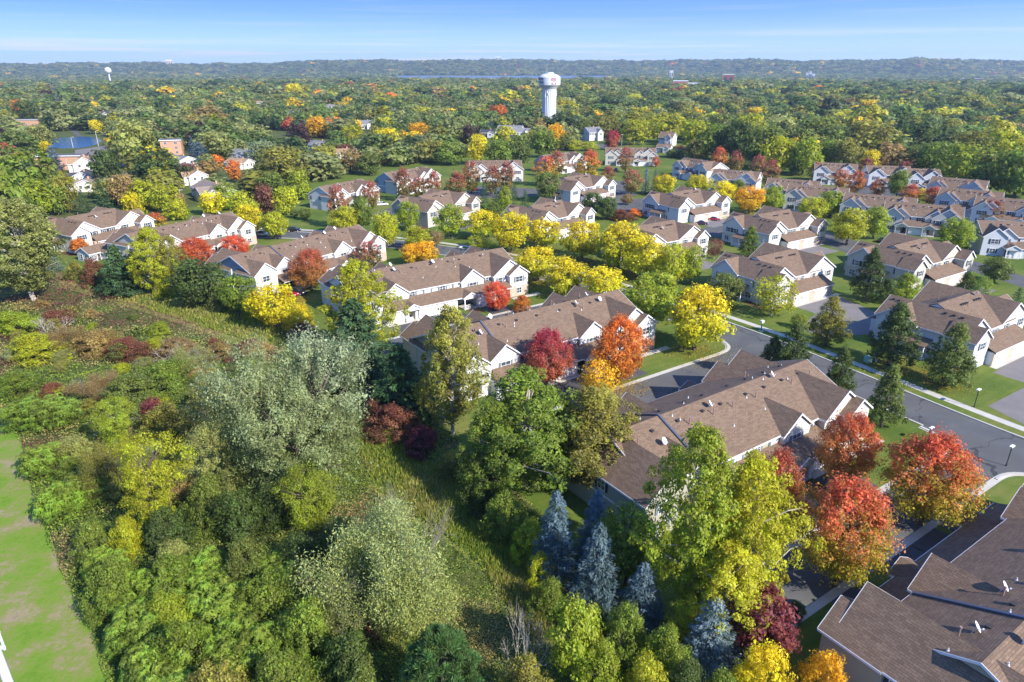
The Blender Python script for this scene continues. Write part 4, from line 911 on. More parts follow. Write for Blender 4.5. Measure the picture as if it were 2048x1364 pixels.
car(950, 380, R(100), (0.40, 0.02, 0.02), 'red car on the drive of the tan roofed block', 'suv')
car(1228, 387, R(-10), (0.35, 0.40, 0.42), 'silver car parked on the side court', 'sedan')
car(1403, 449, R(-20), (0.06, 0.025, 0.06), 'dark purple car before the white quad garages', 'sedan')
car(1428, 441, R(-20), (0.30, 0.01, 0.03), 'dark red car before the white quad garages', 'sedan')
car(252, 333, R(80), (0.02, 0.08, 0.40), 'blue car on the pale road among the houses', 'sedan')
car(1757, 362, R(70), (0.78, 0.78, 0.78), 'white car before the blue grey house block', 'suv')
car(1764, 484, R(40), (0.015, 0.015, 0.018), 'black car in shade between the quads', 'sedan')
car(1212, 340, R(80), (0.03, 0.05, 0.12), 'navy car at a garage of the pale townhouse block', 'suv')
car(1232, 341, R(80), (0.012, 0.012, 0.014), 'black car in the dark carport of the pale block', 'sedan')
car(345, 385, R(20), (0.30, 0.40, 0.50), 'light blue car half hidden by trees near the taupe roof', 'sedan')
car(718, 422, R(75), (0.35, 0.01, 0.06), 'magenta red car beside the bright white block', 'suv')
car(765, 411, R(20), (0.75, 0.75, 0.75), 'white car on the court by the grey sided quad', 'sedan')
#TREES#
# ------------------------------------------------------------------ foliage
def unit(a): return a / np.maximum(np.linalg.norm(a, axis=1), 1e-9)[:, None]
def quads(P, Nn, L, Wd, r, fold=0.0, axis=None):
    """one small rhombus leaf per point"""
    n = len(P); t = r.normal(size=(n, 3)) if axis is None else axis
    a = unit(np.cross(Nn, np.cross(t, Nn))) if axis is not None else unit(np.cross(Nn, t)); b = np.cross(Nn, a)
    L = np.broadcast_to(np.asarray(L, float), (n,))[:, None]; Wd = np.broadcast_to(np.asarray(Wd, float), (n,))[:, None]
    V = np.stack([P + a * L / 2, P + b * Wd / 2 - a * L * 0.08, P - a * L / 2, P - b * Wd / 2 - a * L * 0.08], 1)
    return V.reshape(-1, 3)
def leaf_mesh(name, V, dat, mat, extra=None):
    n = len(V) // 4; me = bpy.data.meshes.new(name)
    me.vertices.add(4 * n); me.vertices.foreach_set('co', V.astype('f').ravel())
    me.loops.add(4 * n); me.loops.foreach_set('vertex_index', np.arange(4 * n, dtype='i'))
    me.polygons.add(n); me.polygons.foreach_set('loop_start', np.arange(0, 4 * n, 4, dtype='i')); me.polygons.foreach_set('loop_total', np.full(n, 4, 'i'))
    me.update(calc_edges=True)
    at = me.attributes.new('leafdat', 'FLOAT_COLOR', 'POINT'); d = np.ones((n, 4)); d[:, :dat.shape[1]] = dat
    at.data.foreach_set('color', np.repeat(d, 4, 0).astype('f').ravel())
    if extra is not None:
        at = me.attributes.new('col', 'FLOAT_COLOR', 'POINT'); d = np.ones((n, 4)); d[:, :3] = extra
        at.data.foreach_set('color', np.repeat(d, 4, 0).astype('f').ravel())
    me.materials.append(mat); return me
def wig(a, b, r, n=4, amp=0.06):
    a, b = np.asarray(a, float), np.asarray(b, float); L = np.linalg.norm(b - a)
    return [tuple(a + (b - a) * t + (r.normal(size=3) * amp * L * (0 if t in (0, 1) else 1)) + np.array((0, 0, 0.10 * L * t * (1 - t)))) for t in np.linspace(0, 1, n)]
PROF = {
    'round': lambda t: np.sqrt(np.clip(1 - (2 * t - 0.95) ** 2, 0, 1)) ** 0.9,
    'oval': lambda t: np.clip(np.sin(np.pi * np.clip(t, 0, 1) ** 0.85), 0, 1) ** 0.7,
    'cone': lambda t: np.clip(1.12 * (1 - t) ** 0.75 * np.clip(t * 7, 0, 1) ** 0.5, 0, 1),
    'vase': lambda t: np.clip((0.35 + 0.75 * t) * np.clip((1.03 - t) * 4.5, 0, 1) ** 0.6, 0, 1),
    'column': lambda t: np.clip(0.62 * np.sin(np.pi * np.clip(t * 0.94 + 0.05, 0, 1)) ** 0.45, 0, 1),
    'mound': lambda t: np.sqrt(np.clip(1 - t ** 1.8, 0, 1)),
}
def broad(name, seed, nc, nl, leaf, prof='round', w=1.0, h=1.25, base=0.22, cr=0.13, gap=0.0, mat=None, limbs=14, bark=None, flat=0.8, lobes=5, lobe_amp=0.22, thin=0.6, trunk_r=0.028, spike=0.0, lr=(0.35, 1.0)):
    """crown of leaf clumps round real limbs; returns (trunk mesh, crown mesh, width, height)"""
    r = np.random.default_rng(seed); pf = PROF[prof]
    lob = r.uniform(0, 2 * np.pi, (lobes, 2)); cs = []
    while len(cs) < nc:
        t = r.uniform(0.02, 0.98); a = r.uniform(0, 2 * np.pi); R_ = pf(np.array([t]))[0]
        if r.random() > R_ + 0.15: continue
        m = 1 + lobe_amp * sum(math.cos((k + 1) * a + lob[k, 0] + 4 * t * math.cos(lob[k, 1])) / (k + 1) ** 0.7 for k in range(lobes)) * 0.6
        rad = math.sqrt(r.uniform(lr[0] ** 2, lr[1] ** 2))
        if gap and r.random() < gap * 0.5 * (1 + math.sin(3 * a + lob[0, 0] + 7 * t)): continue
        cs.append((R_ * m * rad * math.cos(a) * 0.5 * w * (1 - cr), R_ * m * rad * math.sin(a) * 0.5 * w * (1 - cr), (base + (1 - base) * t) * h, t, rad))
    cs = np.array(cs); C = cs[:, :3]; k = r.integers(0, nc, nc * nl); n = len(k)
    d = unit(r.normal(size=(n, 3)) + np.array((0, 0, 0.25))); rr = r.uniform(0.25, 1.0, n) ** 0.5
    csz = cr * r.uniform(0.65, 1.35, nc) * w
    out = unit(C - np.array((0, 0, h * (base + 1) / 2.3)))
    P = C[k] + d * (rr * csz[k])[:, None] * np.array((1, 1, flat)) + out[k] * (spike * csz[k] * r.random(n) ** 2)[:, None]
    Nn = unit(d * 0.55 + out[k] * 0.5 + np.array((0, 0, 0.35)) + r.normal(size=(n, 3)) * 0.5)
    s = leaf * w * np.clip(r.lognormal(-0.05, 0.42, n), 0.35, 2.2)
    V = quads(P, Nn, s, s * thin * r.uniform(0.7, 1.3, n), r)
    V[:, 2] = np.maximum(V[:, 2], 0.01 * h)
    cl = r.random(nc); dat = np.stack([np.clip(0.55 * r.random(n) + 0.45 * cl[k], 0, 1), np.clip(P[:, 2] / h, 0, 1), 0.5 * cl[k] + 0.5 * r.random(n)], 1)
    me = leaf_mesh('crown', V, dat, mat or LEAF)
    b = MB(); tr = trunk_r * h; top = (0.02 * r.normal() * w, 0.02 * r.normal() * w, h * (base + (1 - base) * 0.62))
    pts = wig((0, 0, -0.02 * h), top, r, 6, 0.012); b.tube(pts, [tr * 1.25, tr, tr * 0.85, tr * 0.65, tr * 0.45, tr * 0.2], 7)
    for i in r.permutation(nc)[:limbs]:
        c = C[i]; z0 = max(base * 0.75 * h, min(c[2] - 0.25 * np.hypot(c[0], c[1]) - 0.08 * h, top[2] * 0.95)); f = z0 / max(top[2], 0.01)
        a0 = np.array((top[0] * f, top[1] * f, z0)); b.tube(wig(a0, c, r, 4, 0.05), [tr * 0.5 * (1 - 0.4 * f), tr * 0.34, tr * 0.2, tr * 0.07], 5, False)
    tm = b.mesh('trunk', bark or BARK); tm.polygons.foreach_set('use_smooth', [True] * len(tm.polygons))
    return tm, me, w, h
def spruce(seed, nb, nq, leaf, w=1.0, h=1.9, droop=0.25, mat=None):
    r = np.random.default_rng(seed); Ps, Ns, Ax, T, cl = [], [], [], [], []
    for i in range(nb):
        t = (i + r.random()) / nb; t = t ** 1.15; z = h * (0.06 + 0.93 * t); ln = 0.5 * w * (1 - t) ** 0.68 * r.uniform(0.75, 1.12) + 0.02; a = i * 2.399 + r.uniform(-0.3, 0.3)
        m = max(6, int(nq * (0.3 + ln / (0.5 * w)))); s = r.uniform(0.12, 1, m) ** 0.7
        dv = np.array((math.cos(a), math.sin(a), 0)); sd = np.array((-math.sin(a), math.cos(a), 0)); side = r.normal(size=m) * 0.24 * ln * (1.15 - s) * 1.3
        p = dv * (s * ln)[:, None] + sd * side[:, None]; p[:, 2] = z - droop * ln * s + 0.30 * droop * ln * s ** 3 * 1.6 + r.normal(size=m) * 0.012 * h
        Ps.append(p); Ns.append(unit(np.array((0, 0, 1.0)) + dv * 0.5 + r.normal(size=(m, 3)) * 0.45)); Ax.append(unit(dv + sd * (side / ln)[:, None] * 1.5 + r.normal(size=(m, 3)) * 0.35)); T.append(np.full(m, t)); cl.append(np.full(m, r.random()))
    P = np.concatenate(Ps); Nn = np.concatenate(Ns); A = np.concatenate(Ax); n = len(P); cl = np.concatenate(cl)
    s = leaf * w * r.uniform(0.7, 1.3, n); V = quads(P, Nn, s * 1.5, s * 0.55, r, axis=A)
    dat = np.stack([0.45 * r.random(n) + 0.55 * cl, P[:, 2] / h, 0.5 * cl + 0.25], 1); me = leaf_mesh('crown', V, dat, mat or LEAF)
    b = MB(); b.tube([(0, 0, -0.02), (0, 0, h * 0.5), (0, 0, h * 0.97)], [0.03 * w, 0.02 * w, 0.004], 7); tm = b.mesh('trunk', BARK)
    return tm, me, w, h
def tufted(seed, nt_, nn, ln, w=1.0, h=0.95, base=0.12):
    """pine: bottle-brush tufts over a rounded crown"""
    r = np.random.default_rng(seed); P, A, T, cl = [], [], [], []
    for i in range(nt_):
        a = r.uniform(0, 2 * np.pi); t = r.random() ** 0.8; R_ = PROF['mound'](np.array([t]))[0]; rad = math.sqrt(r.uniform(0.25, 1))
        c = np.array((R_ * rad * math.cos(a) * 0.46 * w, R_ * rad * math.sin(a) * 0.46 * w, h * (base + (1 - base) * t * (1 if rad > 0.5 else 1)))); od = unit((c - np.array((0, 0, 0.3 * h)))[None])[0] + np.array((0, 0, 0.55))
        m = nn; d = unit(od[None] * 0.75 + r.normal(size=(m, 3)) * 0.75); P.append(c + d * ln * w * 0.5); A.append(d); T.append(np.full(m, t)); cl.append(np.full(m, r.random()))
    P = np.concatenate(P); A = np.concatenate(A); n = len(P); cl = np.concatenate(cl); Nn = unit(np.cross(A, r.normal(size=(n, 3))))
    V = quads(P, Nn, ln * w * r.uniform(0.8, 1.2, n), ln * w * 0.13, r, axis=A); dat = np.stack([0.5 * r.random(n) + 0.5 * cl, P[:, 2] / h, cl], 1)
    me = leaf_mesh('crown', V, dat, LEAF); b = MB(); b.tube([(0, 0, 0), (0, 0, h * 0.8)], [0.035 * w, 0.008 * w], 7)
    for i in range(14):
        a = i * 2.4; z = h * (0.2 + 0.045 * i); b.tube([(0, 0, z), (0.3 * w * math.cos(a), 0.3 * w * math.sin(a), z + 0.12 * h)], [0.012 * w, 0.004 * w], 5)
    return b.mesh('trunk', BARK), me, w, h
def fronds(seed, nc, nf, nlv, w=1.0, h=0.5, ll=0.055):
    """sumac-like shrub: rosettes of drooping compound leaves"""
    r = np.random.default_rng(seed); P, A, Nn, cl = [], [], [], []
    C = []
    for i in range(nc):
        a = r.uniform(0, 2 * np.pi); rad = math.sqrt(r.random()); t = math.sqrt(max(0, 1 - rad ** 7)); C.append((0.52 * w * rad * math.cos(a), 0.52 * w * rad * math.sin(a), h * (0.10 + 0.90 * t * (0.35 + 0.65 * r.random() ** 1.3))))
    for c in C:
        cv = r.random()
        for j in range(nf):
            a = 2.399 * j + r.uniform(-0.3, 0.3); fl = 0.092 * w * r.uniform(0.7, 1.25); dv = np.array((math.cos(a), math.sin(a), 0)); sd = np.array((-math.sin(a), math.cos(a), 0))
            s = np.linspace(0.18, 1, nlv); z = 0.05 * w * np.sin(s * 2.2) - 0.06 * w * s ** 2
            for k in (-1, 1):
                p = np.array(c) + dv * (s * fl)[:, None] + sd * k * ll * w * 0.42 * (1.1 - 0.5 * s)[:, None]; p[:, 2] = c[2] + z - 0.006 * w
                P.append(p); A.append(np.repeat((sd * k + dv * 0.6 - np.array((0, 0, 0.25)))[None], nlv, 0)); Nn.append(unit(np.array((0, 0, 1.0)) + dv * 0.35 + sd * k * 0.25 + r.normal(size=(nlv, 3)) * 0.22)); cl.append(np.full(nlv, cv))
    P = np.concatenate(P); A = unit(np.concatenate(A)); Nn = np.concatenate(Nn); n = len(P); cl = np.concatenate(cl); s = ll * w * r.uniform(0.75, 1.2, n)
    V = quads(P, Nn, s, s * 0.40, r, axis=A); dat = np.stack([0.5 * r.random(n) + 0.5 * cl, np.clip(P[:, 2] / h, 0, 1), cl], 1); me = leaf_mesh('crown', V, dat, LEAF)
    b = MB()
    for c in C[: min(nc, 40)]: b.tube(wig((c[0] * 0.3, c[1] * 0.3, 0), (c[0], c[1], c[2] - 0.02), r, 4, 0.05), [0.010 * w, 0.008 * w, 0.006 * w, 0.003 * w], 5, False)
    return b.mesh('trunk', BARK), me, w, h
def twiggy(seed, depth=4, nb=7, w=1.0, h=0.75, leaves=0, leaf=0.02, bark=None):
    """bare or thinly leaved spreading shrub: forking stems"""
    r = np.random.default_rng(seed); b = MB(); tips = []
    def grow(p, d, L, rad, k):
        q = p + d * L + r.normal(size=3) * 0.05 * L; b.tube([tuple(p), tuple((p + q) / 2 + r.normal(size=3) * 0.04 * L), tuple(q)], [rad, rad * 0.8, rad * 0.55], 4, False)
        tips.append((p + q) / 2); tips.append(q)
        if k == 0: return
        for _ in range(3 if k > 1 else 2): grow(q, unit((d + r.normal(size=3) * 0.55 + np.array((0, 0, 0.12)))[None])[0], L * r.uniform(0.55, 0.8), rad * 0.55, k - 1)
    for i in range(nb):
        a = 2 * np.pi * i / nb + r.uniform(-0.4, 0.4); sl_ = r.uniform(0.35, 1.3); d = np.array((math.cos(a) * math.sin(sl_), math.sin(a) * math.sin(sl_), math.cos(sl_)))
        grow(np.array((0.03 * math.cos(a), 0.03 * math.sin(a), 0)), d, 0.24, 0.011, depth)
    v = np.array(b.v); ext = max(np.percentile(np.abs(v[:, 0]), 98), np.percentile(np.abs(v[:, 1]), 98)); f = 0.5 * w / ext; fz = h / v[:, 2].max()
    b.v = [(x * f, y * f, max(z, 0.0) * fz) for x, y, z in b.v]; T = np.array(tips) * np.array((f, f, fz)); T[:, 2] = np.maximum(T[:, 2], 0.02)
    tm = b.mesh('trunk', bark or PALEB); n = max(leaves, 60); k = r.integers(len(T) // 4, len(T), n); P = T[k] + r.normal(size=(n, 3)) * 0.035 * w
    Nn = unit(r.normal(size=(n, 3)) + np.array((0, 0, 0.6))); s = leaf * w * r.uniform(0.6, 1.3, n); V = quads(P, Nn, s, s * 0.42, r)
    me = leaf_mesh('crown', V, np.stack([r.random(n), np.clip(P[:, 2] / h, 0, 1), r.random(n)], 1), LEAF); return tm, me, w, h

PROTO = {
    'maple': [broad('maple', 11 + i, 330, 105, 0.021, 'oval', 1.0, 1.12, 0.16, 0.068, lobe_amp=0.12, spike=1.3, limbs=26, flat=1.1) for i in range(2)],
    'poplar': [broad('poplar', 21 + i, 350, 110, 0.018, 'oval', 1.0, 1.45, 0.10, 0.070, gap=0.2, lobe_amp=0.5, limbs=60, bark=PALEB, trunk_r=0.017, lr=(0.25, 1.0), thin=0.75) for i in range(2)],
    'silver': [broad('silver', 31 + i, 300, 130, 0.0155, 'round', 1.0, 0.95, 0.08, 0.060, gap=0.3, lobe_amp=0.4, spike=2.6, limbs=40, thin=0.5) for i in range(2)],
    'bush': [broad('bush', 41 + i, 190, 90, 0.024, 'mound', 1.0, 0.78, 0.03, 0.085, lobe_amp=0.4, limbs=20, trunk_r=0.014, spike=0.6) for i in range(3)],
    'ash': [broad('ash', 51 + i, 150, 56, 0.040, 'round', 1.0, 1.05, 0.20, 0.115, lobe_amp=0.25, limbs=18, spike=0.4, gap=0.05) for i in range(3)],
    'pear': [broad('pear', 61 + i, 200, 70, 0.030, 'cone', 1.0, 1.30, 0.10, 0.085, lobe_amp=0.2, limbs=16, spike=0.6) for i in range(2)],
    'red': [broad('red', 71 + i, 120, 34, 0.052, 'oval', 1.0, 1.35, 0.14, 0.11, lobe_amp=0.15, limbs=12, spike=0.9) for i in range(3)],
    'oak': [broad('oak', 81 + i, 95, 26, 0.066, 'round', 1.0, 0.98, 0.12, 0.135, lobe_amp=0.35, limbs=12, spike=0.3) for i in range(4)],
    'wispy': [broad('wispy', 91 + i, 150, 30, 0.036, 'round', 1.0, 1.0, 0.15, 0.12, gap=0.4, lobe_amp=0.5, limbs=60, bark=PALEB, trunk_r=0.016) for i in range(2)],
    'locust': [broad('locust', 101 + i, 170, 130, 0.0175, 'vase', 1.0, 0.95, 0.20, 0.090, gap=0.2, lobe_amp=0.4, limbs=30, flat=0.5, thin=0.45) for i in range(2)],
    'spruce': [spruce(111 + i, 190, 62, 0.030) for i in range(2)], 'sprucem': [spruce(115 + i, 80, 24, 0.055) for i in range(2)],
    'wpine': [spruce(121, 130, 90, 0.036, 1.0, 1.15, -0.1)],
    'pine': [tufted(131, 330, 56, 0.075)],
    'sumac': [fronds(141 + i, 200, 8, 7, ll=0.038) for i in range(3)],
    'bare': [twiggy(151, 4, 8, leaves=120, leaf=0.02)], 'willow': [twiggy(161 + i, 5, 9, 1.0, 0.72, 46000, 0.016, MIDB) for i in range(2)],
}
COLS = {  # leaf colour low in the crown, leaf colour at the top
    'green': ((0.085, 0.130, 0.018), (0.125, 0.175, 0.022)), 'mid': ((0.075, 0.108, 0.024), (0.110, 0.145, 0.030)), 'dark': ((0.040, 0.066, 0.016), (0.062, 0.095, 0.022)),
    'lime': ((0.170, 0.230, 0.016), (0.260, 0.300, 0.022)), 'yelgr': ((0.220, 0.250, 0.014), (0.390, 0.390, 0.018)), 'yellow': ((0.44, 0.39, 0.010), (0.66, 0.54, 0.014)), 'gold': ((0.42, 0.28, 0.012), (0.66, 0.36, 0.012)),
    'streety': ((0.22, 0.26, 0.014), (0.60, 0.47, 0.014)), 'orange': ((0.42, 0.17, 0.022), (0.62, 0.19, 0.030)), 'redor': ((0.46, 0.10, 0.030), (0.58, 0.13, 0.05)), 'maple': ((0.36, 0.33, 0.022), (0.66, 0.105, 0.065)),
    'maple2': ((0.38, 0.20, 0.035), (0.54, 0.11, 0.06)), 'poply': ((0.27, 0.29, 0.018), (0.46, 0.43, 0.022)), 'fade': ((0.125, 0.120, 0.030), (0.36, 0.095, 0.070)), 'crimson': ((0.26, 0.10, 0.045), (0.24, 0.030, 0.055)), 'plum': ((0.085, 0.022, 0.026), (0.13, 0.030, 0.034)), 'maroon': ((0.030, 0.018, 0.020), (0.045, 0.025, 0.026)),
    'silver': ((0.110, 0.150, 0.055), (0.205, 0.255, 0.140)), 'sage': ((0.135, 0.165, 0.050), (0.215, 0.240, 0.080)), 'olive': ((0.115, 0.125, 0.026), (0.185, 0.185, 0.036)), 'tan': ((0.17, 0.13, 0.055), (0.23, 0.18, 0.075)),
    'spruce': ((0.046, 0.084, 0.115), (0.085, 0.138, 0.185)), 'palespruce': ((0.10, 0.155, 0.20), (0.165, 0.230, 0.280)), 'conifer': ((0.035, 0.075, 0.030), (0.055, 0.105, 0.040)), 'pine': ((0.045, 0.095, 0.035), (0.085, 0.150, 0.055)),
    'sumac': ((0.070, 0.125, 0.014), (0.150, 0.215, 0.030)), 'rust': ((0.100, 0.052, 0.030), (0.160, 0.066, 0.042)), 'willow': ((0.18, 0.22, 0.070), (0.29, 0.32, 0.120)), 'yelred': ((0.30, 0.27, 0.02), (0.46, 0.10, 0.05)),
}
CNAME = dict(green='green', mid='mid green', dark='dark green', lime='lime green', yelgr='yellow green', poply='golden yellow', yellow='bright yellow', gold='golden', streety='yellow topped', orange='orange', redor='orange red', maple='red topped', maple2='orange red',
             fade='fading red and green', crimson='crimson', plum='plum red', maroon='dark maroon', silver='silvery', sage='sage green', olive='olive green', tan='tan', spruce='blue', palespruce='pale blue', conifer='dark conifer green', pine='deep green', sumac='glossy green', rust='rust red', willow='pale grey green', yelred='yellow and red')
COLS = {k: tuple(tuple(min(0.72, q * ((1.68, 1.52, 1.25)[i] if max(c) < 0.3 else 1.08)) for i, q in enumerate(c)) for c in v) for k, v in COLS.items()}
for _k in ('maple', 'maple2'): COLS[_k] = (COLS[_k][0], tuple(a * 0.85 + b for a, b in zip(COLS[_k][1], (0, 0.025, 0.0))))
PRN = dict(maple='maple_tree', poplar='poplar_tree', silver='silver_poplar', bush='shrub', ash='ash_tree', pear='pear_tree', red='red_maple', oak='broadleaf_tree', wispy='thin_tree', locust='locust_tree', spruce='spruce_tree', sprucem='spruce_tree', wpine='white_pine', pine='pine_tree', sumac='sumac_shrub', bare='bare_shrub', willow='willow_shrub')
PCAT = {k: (v.split('_')[-1] if v.split('_')[-1] in ('shrub',) else 'tree') for k, v in PRN.items()}; PCAT.update(spruce='spruce', sprucem='spruce', pine='pine', wpine='pine', maple='maple tree', red='maple tree')
PZ = 0
TREEPOS = []
def plant(pr_, col, P, w, h, label, group=None, rz=None):
    global PZ
    L = PROTO[pr_]; tm, cm, w0, h0 = L[PZ % len(L)]; PZ += 1; r = random.Random(PZ * 13 + 5)
    B = empty(PRN[pr_], (P[0], P[1], 0), r.uniform(0, 6.28) if rz is None else rz); B.scale = (w / w0, w / w0 * r.uniform(0.93, 1.07), h / h0); tag(B, label, PCAT[pr_], group)
    a = bpy.data.objects.new('trunk', tm); link(a, B); c = bpy.data.objects.new('crown', cm); link(c, B)
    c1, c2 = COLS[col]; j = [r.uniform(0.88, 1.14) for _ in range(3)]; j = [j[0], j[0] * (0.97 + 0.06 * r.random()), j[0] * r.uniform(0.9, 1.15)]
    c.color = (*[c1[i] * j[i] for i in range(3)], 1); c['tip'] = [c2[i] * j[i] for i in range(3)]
    TREEPOS.append((P[0], P[1], w * 0.5)); return B
LMARK = [(*G(u, v)[:2], n) for u, v, n in (
    (60, 960, 'the mown strip'), (130, 1120, 'the lower mown strip'), (570, 950, 'the silvery poplars'), (800, 1230, 'the pale willow'), (1190, 1180, 'the blue spruces'), (885, 1430, 'the tufted pine'), (300, 1075, 'the bright locust'), (612, 1075, 'the lime locust'), (235, 915, 'the small pale locust'), (870, 860, 'the slender poplar'), (40, 600, 'the big sage green tree'), (715, 745, 'the white pine'), (1395, 700, 'the biggest yellow tree'), (1050, 975, 'the broad green poplar'), (1530, 1330, 'the plum tree'), (1400, 1235, 'the lime poplar'), (1050, 1350, 'the leafless shrub'), (420, 640, 'the grass band'),
    (200, 500, 'the first quad'), (420, 520, 'the cream row'), (600, 570, 'the blue gabled row'), (920, 610, 'the second white row'), (1150, 740, 'the vivid orange maple'), (1540, 490, 'the cream quad'), (1820, 570, 'the beige quad'), (1560, 600, 'the quad with white dishes'), (1310, 520, 'the half hidden quad'), (1370, 435, 'the quad with red and purple cars'), (1100, 455, 'the quad behind golden trees'), (870, 450, 'the grey sided quad'), (1160, 400, 'the quad with the silver car'), (660, 440, 'the bright white block'), (820, 390, 'the blue grey block'), (990, 372, 'the tan roofed block'), (1120, 345, 'the block with a dark roof slope'), (1260, 335, 'the pale side court block'), (1400, 345, 'the stepped roof block'), (1480, 365, 'the white gabled block'), (1600, 385, 'the staggered terrace'), (1760, 425, 'the terrace with lime trees'), (1850, 445, 'the shuttered dormer block'), (2010, 500, 'the inner lane block'), (1840, 365, 'the open garage block'), (1690, 350, 'the house with two dormers'), (1770, 358, 'the house with the white car'), (1920, 385, 'the woodland edge block'), (1990, 420, 'the block with white end wall'),
    (150, 285, 'the pond'), (125, 336, 'the brick apartments'), (155, 372, 'the three small houses'), (345, 310, 'the narrow brick building'), (370, 360, 'the orange tan roof'), (400, 400, 'the taupe roofed house'), (470, 338, 'the orange roofed house'), (628, 302, 'the light grey roofed house'), (690, 318, 'the terracotta roofed house'), (733, 258, 'the wide grey roof'), (1018, 272, 'the house below the water tower'), (1097, 262, 'the water tower'), (1192, 281, 'the tall white house'), (1330, 292, 'the white gabled house'), (120, 220, 'the long street'), (1700, 300, 'the hollow behind the dormered house'), (1550, 300, 'the rear of the white gabled block'), (480, 440, 'the parked pickup'), (250, 420, 'the rear of the first quad'), (90, 430, 'the small lawn fence'), (1090, 560, 'the first street bend'), (960, 500, 'the street lamp'), (1250, 560, 'the sidewalk bend'))]
def tree(u, vb, vt, w, pr_, col, label=None, where='', group=None):
    vm = (vb + vt) / 2; u = 1024 + (u - 1024) * (4044 - vb) / (4044 - vm)      # upright things lean towards the nadir point
    if where == Y: w *= 1.12
    if where == S and u < 330 and vb > 1100: u += 38
    if pr_ == 'sumac': vt = vb - (vb - vt) * 0.72
    if where == S and vb < 960 and pr_ in ('bush', 'willow', 'bare'): vt = vb - (vb - vt) * 0.62
    P = G(u, vb); h = height_at(u, vb, vt); d = PX((P.x, P.y, h * 0.5))[2]; ww = 0.95 * w * d / FPX
    if label is None:
        kn = PRN[pr_].replace('_', ' '); lm = min(LMARK, key=lambda q: (q[0] - P.x) ** 2 + (q[1] - P.y) ** 2)[2]
        label = f"{CNAME[col]} {kn} {'near' if where != S else 'in the scrub near'} {lm}"; group = group or f"{CNAME[col]} {kn}s near {lm}"
    return plant(pr_, col, P, ww, h, label, group)

S = 'in the scrub field'
Y = 'lining the curving street'
# --- big trees near the camera
for a in (
    (1690, 1170, 966, 198, 'maple', 'maple', 'large maple shading from yellow green base to red top between driveway and lane'),
    (1862, 1048, 878, 192, 'maple', 'maple', 'widest red and orange maple on the corner lawn by the lane mouth'),
    (1697, 972, 832, 128, 'maple', 'maple2', 'orange brown maple before the cream row porch'),
    (1550, 1085, 908, 118, 'maple', 'yelred', 'red maple half hidden behind the tall yellow poplar'),
    (1395, 1235, 850, 215, 'poplar', 'lime', 'tall lime poplar leaning over the cream row roof'),
    (1490, 1240, 905, 200, 'poplar', 'poply', 'tall golden yellow poplar beside the lime one'),
    (1450, 1285, 1090, 180, 'poplar', 'poply', 'low yellow poplar crown in front of the lane'),
    (1050, 975, 735, 255, 'poplar', 'green', 'broad green poplar with pale limbs left of the cream row'),
    (985, 1000, 805, 150, 'poplar', 'green', 'low green poplar crown in front of the broad green one'),
    (1185, 985, 775, 215, 'poplar', 'olive', 'yellowing poplar leaning against the cream row roof corner'),
    (900, 868, 612, 150, 'poplar', 'olive', 'slender poplar with a bare pale trunk at the field edge'),
    (715, 728, 518, 150, 'poplar', 'yelgr', 'tall yellow green poplar rising behind the dark white pine'),
    (712, 775, 598, 190, 'wpine', 'conifer', 'large dark white pine in front of the tall poplar'),
    (800, 830, 688, 150, 'wpine', 'conifer', 'dark white pine beside the slender poplar'),
    (850, 838, 735, 90, 'sprucem', 'conifer', 'small dark spruce beside the slender poplar trunk'),
    (520, 965, 712, 220, 'silver', 'silver', 'silvery poplar on the left of its clump'),
    (640, 935, 690, 215, 'silver', 'silver', 'silvery poplar at the back of its clump'),
    (585, 1000, 800, 230, 'silver', 'silver', 'silvery poplar at the front of its clump'),
    (440, 985, 850, 140, 'silver', 'sage', 'low sage green poplar at the edge of the silvery clump'),
    (300, 1075, 880, 165, 'locust', 'yelgr', 'bright yellow green locust alone in the scrub'),
    (612, 1075, 945, 150, 'locust', 'lime', 'lime locust below the silvery clump'),
    (232, 915, 800, 100, 'locust', 'lime', 'small pale lime locust above the bright one'),
    (785, 1225, 1000, 330, 'willow', 'willow', 'wide pale grey willow with bare white stems'),
    (700, 1260, 1110, 200, 'willow', 'willow', 'lower pale willow beside the wide one'),
    (1112, 1155, 980, 122, 'spruce', 'spruce', 'blue spruce on the left of the spruce trio'),
    (1192, 1125, 980, 104, 'spruce', 'spruce', 'blue spruce at the back of the spruce trio'),
    (1195, 1222, 1045, 136, 'spruce', 'spruce', 'blue spruce in front of the spruce trio'),
    (1285, 1245, 1125, 112, 'spruce', 'spruce', 'short blue spruce right of the spruce trio'),
    (1425, 1335, 1195, 150, 'spruce', 'palespruce', 'pale blue spruce beside the plum tree'),
    (885, 1455, 1272, 225, 'pine', 'pine', 'rounded tufted pine at the foot of the willow'),
    (1050, 1350, 1195, 115, 'bare', 'tan', 'leafless grey shrub beside the tufted pine'),
    (1150, 1370, 1210, 125, 'ash', 'lime', 'yellow lime young tree right of the leafless shrub'),
    (1255, 1170, 1015, 112, 'ash', 'green', 'green young tree between the blue spruces and the cream row'),
    (1530, 1330, 1190, 140, 'ash', 'plum', 'plum red tree at the end of the lane'),
    (1520, 1420, 1300, 135, 'bush', 'yellow', 'bright yellow shrub below the plum tree'),
    (1650, 1440, 1322, 140, 'bush', 'gold', 'golden shrub against the olive end wall'),
    (40, 600, 395, 190, 'poplar', 'sage', 'big sage green tree at the left end of the scrub'),
    (10, 520, 330, 150, 'oak', 'green', 'broad green tree behind the big sage green one'),
    (100, 540, 478, 44, 'sprucem', 'palespruce', 'pale blue spruce beside the first quad lawn'),
): tree(*a)
